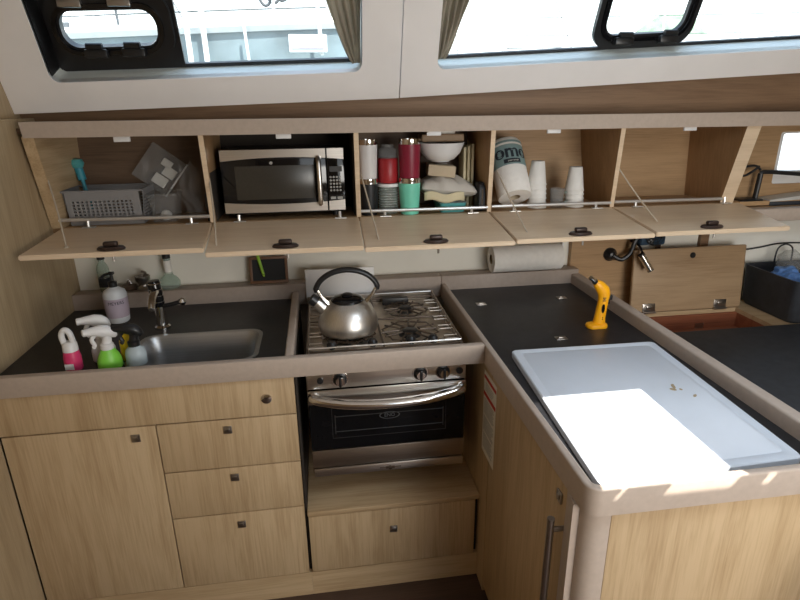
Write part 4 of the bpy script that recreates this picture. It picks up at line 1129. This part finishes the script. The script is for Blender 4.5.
tag(build('blue_carton', MB().box(2.30, 2.40, .55, .65, .77, 1.04, .004), M['blue_bag']), 'upright blue carton at the right end of the black basket', 'carton')
q = MB(); q.tube([(2.12, .67, .94), (2.125, .67, 1.0), (2.16, .67, 1.02), (2.20, .67, 1.0), (2.205, .67, .94)], .0035, 8, 4)
tag(build('wire_loop', q, M['cable']), 'thin black wire loop standing up from the black basket', 'wire')
# thin cable on the wall behind the basket
q = MB(); q.tube([(1.98, .728, .985), (2.08, .728, .995), (2.2, .728, 1.01), (2.42, .728, 1.0)], .0035, 6, 5)
tag(build('wall_cable', q, M['cable']), 'thin dark cable along the pale wall behind the basket', 'cable')

# fan on the wood panel under the right flap
t = thing('cabin_fan', 'black cabin fan on a bent arm under the rightmost flap', 'fan', (1.325, .704, 1.005))
q = MB(); q.lathe([(0, 0), (.030, 0), (.030, .008), (.022, .018), (.014, .03), (0, .034)], (0, 0, 0), 20, Matrix.Translation((1.325, .7045, 1.005)) @ Matrix.Rotation(PI/2, 4, 'X')); build('mount', q, M['black'], t)
q = MB(); q.tube([(1.325, .672, 1.005), (1.36, .66, .990), (1.395, .655, 1.02), (1.41, .655, 1.07), (1.43, .655, 1.09)], .010, 10, 4); build('arm', q, M['black'], t)
q = MB().box(1.418, 1.535, .625, .675, 1.055, 1.145, .012, 3); hd = build('motor_housing', q, M['fan_blue'], t)
q = MB()
for k in range(3):
    a = k*2*PI/3
    q.grid(lambda u, v: (1.476+(.012+.030*u)*math.cos(a+.9*(v-.5)), .6235-.006*v, 1.10+(.012+.028*u)*math.sin(a+.9*(v-.5))), 4, 4)
bl_ = build('blade', q, M['black'], hd); bl_.modifiers.new('t', 'SOLIDIFY').thickness = .0015
q = MB()
for r in (.018, .030, .042): q.tube([(1.476+r*math.cos(i*PI/12), .614, 1.10+r*math.sin(i*PI/12)) for i in range(24)], .0015, 5, 0, True)
for i in range(6): q.tube([(1.476, .613, 1.10), (1.476+.043*math.cos(i*PI/3), .616, 1.10+.043*math.sin(i*PI/3))], .0015, 5)
build('guard', q, M['black'], hd)
tag(build('dark_post', MB().box(1.536, 1.558, .69, .704, .98, 1.212, .003), M['dark_brown']), 'dark narrow upright bracket beside the cabin fan', 'bracket')
# chrome reading lamp
t = thing('reading_lamp', 'small chrome cylinder reading lamp in front of the open bench lid', 'lamp', (1.40, .592, 1.03))
q = MB(); q.tube([(1.408, .590, 1.024), (1.447, .575, .962)], .0145, 16); build('lamp_head', q, M['chrome'], t, smooth=50)
q = MB(); q.tube([(1.4075, .5903, 1.0247), (1.4045, .5914, 1.0295)], .0148, 16); q.tube([(1.4466, .5751, .9626), (1.449, .5742, .9588)], .0146, 16); build('lamp_cap', q, M['black'], t)
q = MB(); q.tube([(1.42, .590, 1.01), (1.42, .62, 1.045), (1.42, .66, 1.06), (1.42, .704, 1.06)], .005, 8, 3); build('lamp_arm', q, M['black'], t)

# black electronics arm in the open compartment
t = thing('monitor_arm', 'black bent metal arm on the open shelf right of the lockers', 'arm', (1.93, .66, 1.2105))
q = MB().box(1.855, 1.965, .62, .695, 1.211, 1.240, .010, 3); build('foot', q, M['black'], t)
q = MB(); q.tube([(1.945, .655, 1.238), (1.950, .655, 1.345)], .011, 10); build('post', q, M['black'], t)
q = MB(); q.tube([(1.948, .655, 1.345), (2.0, .645, 1.35), (2.35, .60, 1.318)], .009, 10, 3); build('bar', q, M['black'], t)
q = MB(); q.tube([(1.945, .655, 1.360), (1.915, .65, 1.378), (1.865, .645, 1.375), (1.842, .645, 1.355), (1.866, .645, 1.338), (1.91, .65, 1.358), (1.935, .652, 1.375)], .005, 8, 4); build('cable_loop', q, M['cable'], t)
t = thing('folded_laptop', 'dark flat device lying under the black arm on the open shelf', 'laptop', (2.2, .65, 1.2105))
q = MB().box(1.985, 2.45, .61, .695, 1.2108, 1.228, .004); build('base', q, M['navy'], t)
q = MB(); q.hexa([(1.985, .612, 1.2285), (2.45, .612, 1.245), (2.45, .694, 1.245), (1.985, .694, 1.2285), (1.985, .612, 1.236), (2.45, .612, 1.280), (2.45, .694, 1.280), (1.985, .694, 1.236)]); build('lid', q, M['glint'], t)

# ------------------------------------------------------------------ outside: marina
water = tag(build('water', MB().quad((-40, 1.9, -.25), (60, 1.9, -.25), (60, 90, -.25), (-40, 90, -.25)), M['water']), 'marina water outside the windows', 'water'); water['kind'] = 'structure'
sh = MB(); n = 60
sh.grid(lambda u, v: (-60+160*u, 62+14*v, -.3+v*(8.5+3*math.sin(u*21)+2*math.sin(u*47+1))), n, 6)
s_ = tag(build('shoreline', sh, M['shore_green']), 'wooded shore far across the water', 'shore'); s_['kind'] = 'structure'
def sailboat(x, y, L, label, hm, zdeck, mast=True):
    b = thing('sailboat', label, 'boat', (x, y, -.25))
    N_ = 18; loops = []
    for k in range(N_+1):
        u = k/N_; X = x+L*(u-.5); w = 1.6*math.sin(PI*min(1, .25+.75*(1-u)**.7*1.0))**.8 if u < 1 else .02
        w = max(.05, w); zt = zdeck+.18*(u-.5)**2*2+.12*u
        loops.append([(X, y-w*.75, -.35), (X, y-w*.95, .4), (X, y-w, zt), (X, y+w, zt), (X, y+w*.95, .4), (X, y+w*.75, -.35)])
    build('hull', MB().loft(loops), hm, b, smooth=40)
    q = MB(); q.tube([(l[2][0], l[2][1], l[2][2]+.015) for l in loops], .05, 6); build('toe_rail', q, M['hull_white'], b)
    q = MB(); q.loft([[(x-L*.22, y-.7, zdeck+.05), (x+L*.20, y-.5, zdeck+.10), (x+L*.20, y+.5, zdeck+.10), (x-L*.22, y+.7, zdeck+.05)],
                      [(x-L*.20, y-.55, zdeck+.42), (x+L*.12, y-.4, zdeck+.38), (x+L*.12, y+.4, zdeck+.38), (x-L*.20, y+.55, zdeck+.42)]]); cab = build('cabin', q, M['hull_white'], b)
    q = MB().hexa([(x-L*.15, y-.69, zdeck+.17), (x+L*.08, y-.60, zdeck+.17), (x+L*.08, y-.55, zdeck+.17), (x-L*.15, y-.6, zdeck+.17), (x-L*.15, y-.63, zdeck+.30), (x+L*.08, y-.54, zdeck+.30), (x+L*.08, y-.5, zdeck+.30), (x-L*.15, y-.55, zdeck+.30)]); build('cabin_window', q, M['rope'], cab)
    for k in range(1, N_-1, 2):
        p = loops[k][2]
        q = MB().tube([(p[0], p[1]+.06, p[2]), (p[0], p[1]+.06, p[2]+.62)], .014, 6); build('stanchion', q, M['hull_white'], b)
    q = MB()
    for dz in (.15, .34, .61): q.tube([(loops[k][2][0], loops[k][2][1]+.06, loops[k][2][2]+dz) for k in range(1, N_-1)], .006, 5)
    build('lifeline', q, M['rope'], b)
    if mast:
        q = MB().tube([(x+.4, y, zdeck+.3), (x+.4, y, zdeck+13)], .09, 10); build('mast', q, M['hull_white'], b)
        for dx, dy in ((-.1, -1.2), (.9, -1.2), (L*.47, 0)):
            q = MB().tube([(x+.4, y, zdeck+12), (x+.4+dx, y+dy, zdeck+.1)], .012, 5); build('shroud', q, M['rope'], b)
        q = MB().tube([(x+.35, y, zdeck+1.25), (x-L*.34, y, zdeck+1.15)], .10, 10); build('boom', q, M['hull_white'], b)
    return b
near = sailboat(-2.9, 5.4, 8.0, 'white sailboat with blue-grey topsides moored outside the left window', M['hull_blue'], 2.14)
sailboat(8.2, 8.6, 11, 'white sailboat moored outside the right window', M['hull_white'], 2.3)
sailboat(-8.5, 14, 12, 'white sailboat moored further off behind the nearest one', M['hull_white'], 2.5)
sailboat(3.5, 19, 12, 'white sailboat far out between the two nearer boats', M['hull_white'], 2.6)
q = MB(); 
for k in range(3): q.tube([(-.30+.07*k+.09*math.cos(a)*(.8+.1*k), 3.93, 2.66+.02*k+.20*math.sin(a)) for a in [2*PI*i/20 for i in range(20)]], .014, 6, 0, True)
tag(build('coiled_rope', q, M['rope']), 'coiled grey rope hanging on the lifeline of the near boat', 'rope')
for k, (px_, pw, pz0, pz1) in enumerate(((-.93, .022, 1.95, 2.95), (-.80, .022, 1.95, 2.95), (-.46, .012, 2.0, 2.32), (.155, .016, 2.05, 2.42))):
    build('boarding_pole', MB().tube([(px_, 3.70, pz0), (px_-.02, 3.70, pz1)], pw, 8), M['pole_white'], near)
nb = build('name_board', MB().box(-.12, .20, 3.66, 3.70, 2.07, 2.21, .01), M['hull_white'], near, 'small white framed board')
build('panel', MB().box(-.095, .175, 3.652, 3.661, 2.10, 2.18), M['sign_purple'], nb)

# ------------------------------------------------------------------ light
w = bpy.data.worlds.new('sky'); scene.world = w; w.use_nodes = True
nt = w.node_tree; bg = nt.nodes['Background']
tcn = nt.nodes.new('ShaderNodeTexCoord'); sx = nt.nodes.new('ShaderNodeSeparateXYZ')
nt.links.new(tcn.outputs['Generated'], sx.inputs[0])
mr = nt.nodes.new('ShaderNodeMapRange'); mr.inputs['From Min'].default_value = -1; nt.links.new(sx.outputs['Z'], mr.inputs['Value'])
c = ramp(nt, mr.outputs[0], [(.40, (.42, .44, .42)), (.50, (.95, .97, .95)), (.62, (.80, .90, 1.0)), (1.0, (.42, .62, .95))])
nt.links.new(c, bg.inputs['Color']); bg.inputs['Strength'].default_value = 2.6
sun = bpy.data.lights.new('sun', 'SUN'); sun.energy = 12; sun.angle = math.radians(.3); sun.color = (1, .95, .88)
so = bpy.data.objects.new('sun', sun); COL.objects.link(so)
so.rotation_euler = SUN.to_track_quat('Z', 'Y').to_euler(); so.location = (1, -1, 6)
def area(name, loc, target, sx_, sy_, e, c=(1, 1, 1)):
    l = bpy.data.lights.new(name, 'AREA'); l.shape = 'RECTANGLE'; l.size = sx_; l.size_y = sy_; l.energy = e; l.color = c
    o = bpy.data.objects.new(name, l); COL.objects.link(o); o.location = loc
    o.rotation_euler = (Vector(loc)-Vector(target)).to_track_quat('Z', 'Y').to_euler()
    return o
area('companionway_fill', (1.5, -2.5, 1.25), (.5, .5, .95), 1.2, .8, 30, (1, .95, .88))  # added fill lamp near the unseen companionway opening
area('hatch_fill', (1.05, -1.0, 2.06), (.9, -.6, .9), .5, .4, 10, (.70, .85, 1))  # added fill lamp under the hatch, boosts the blue skylight

vs = scene.view_settings
vs.view_transform = 'Standard'; vs.look = 'None'; vs.exposure = 0.0; vs.gamma = 1.0
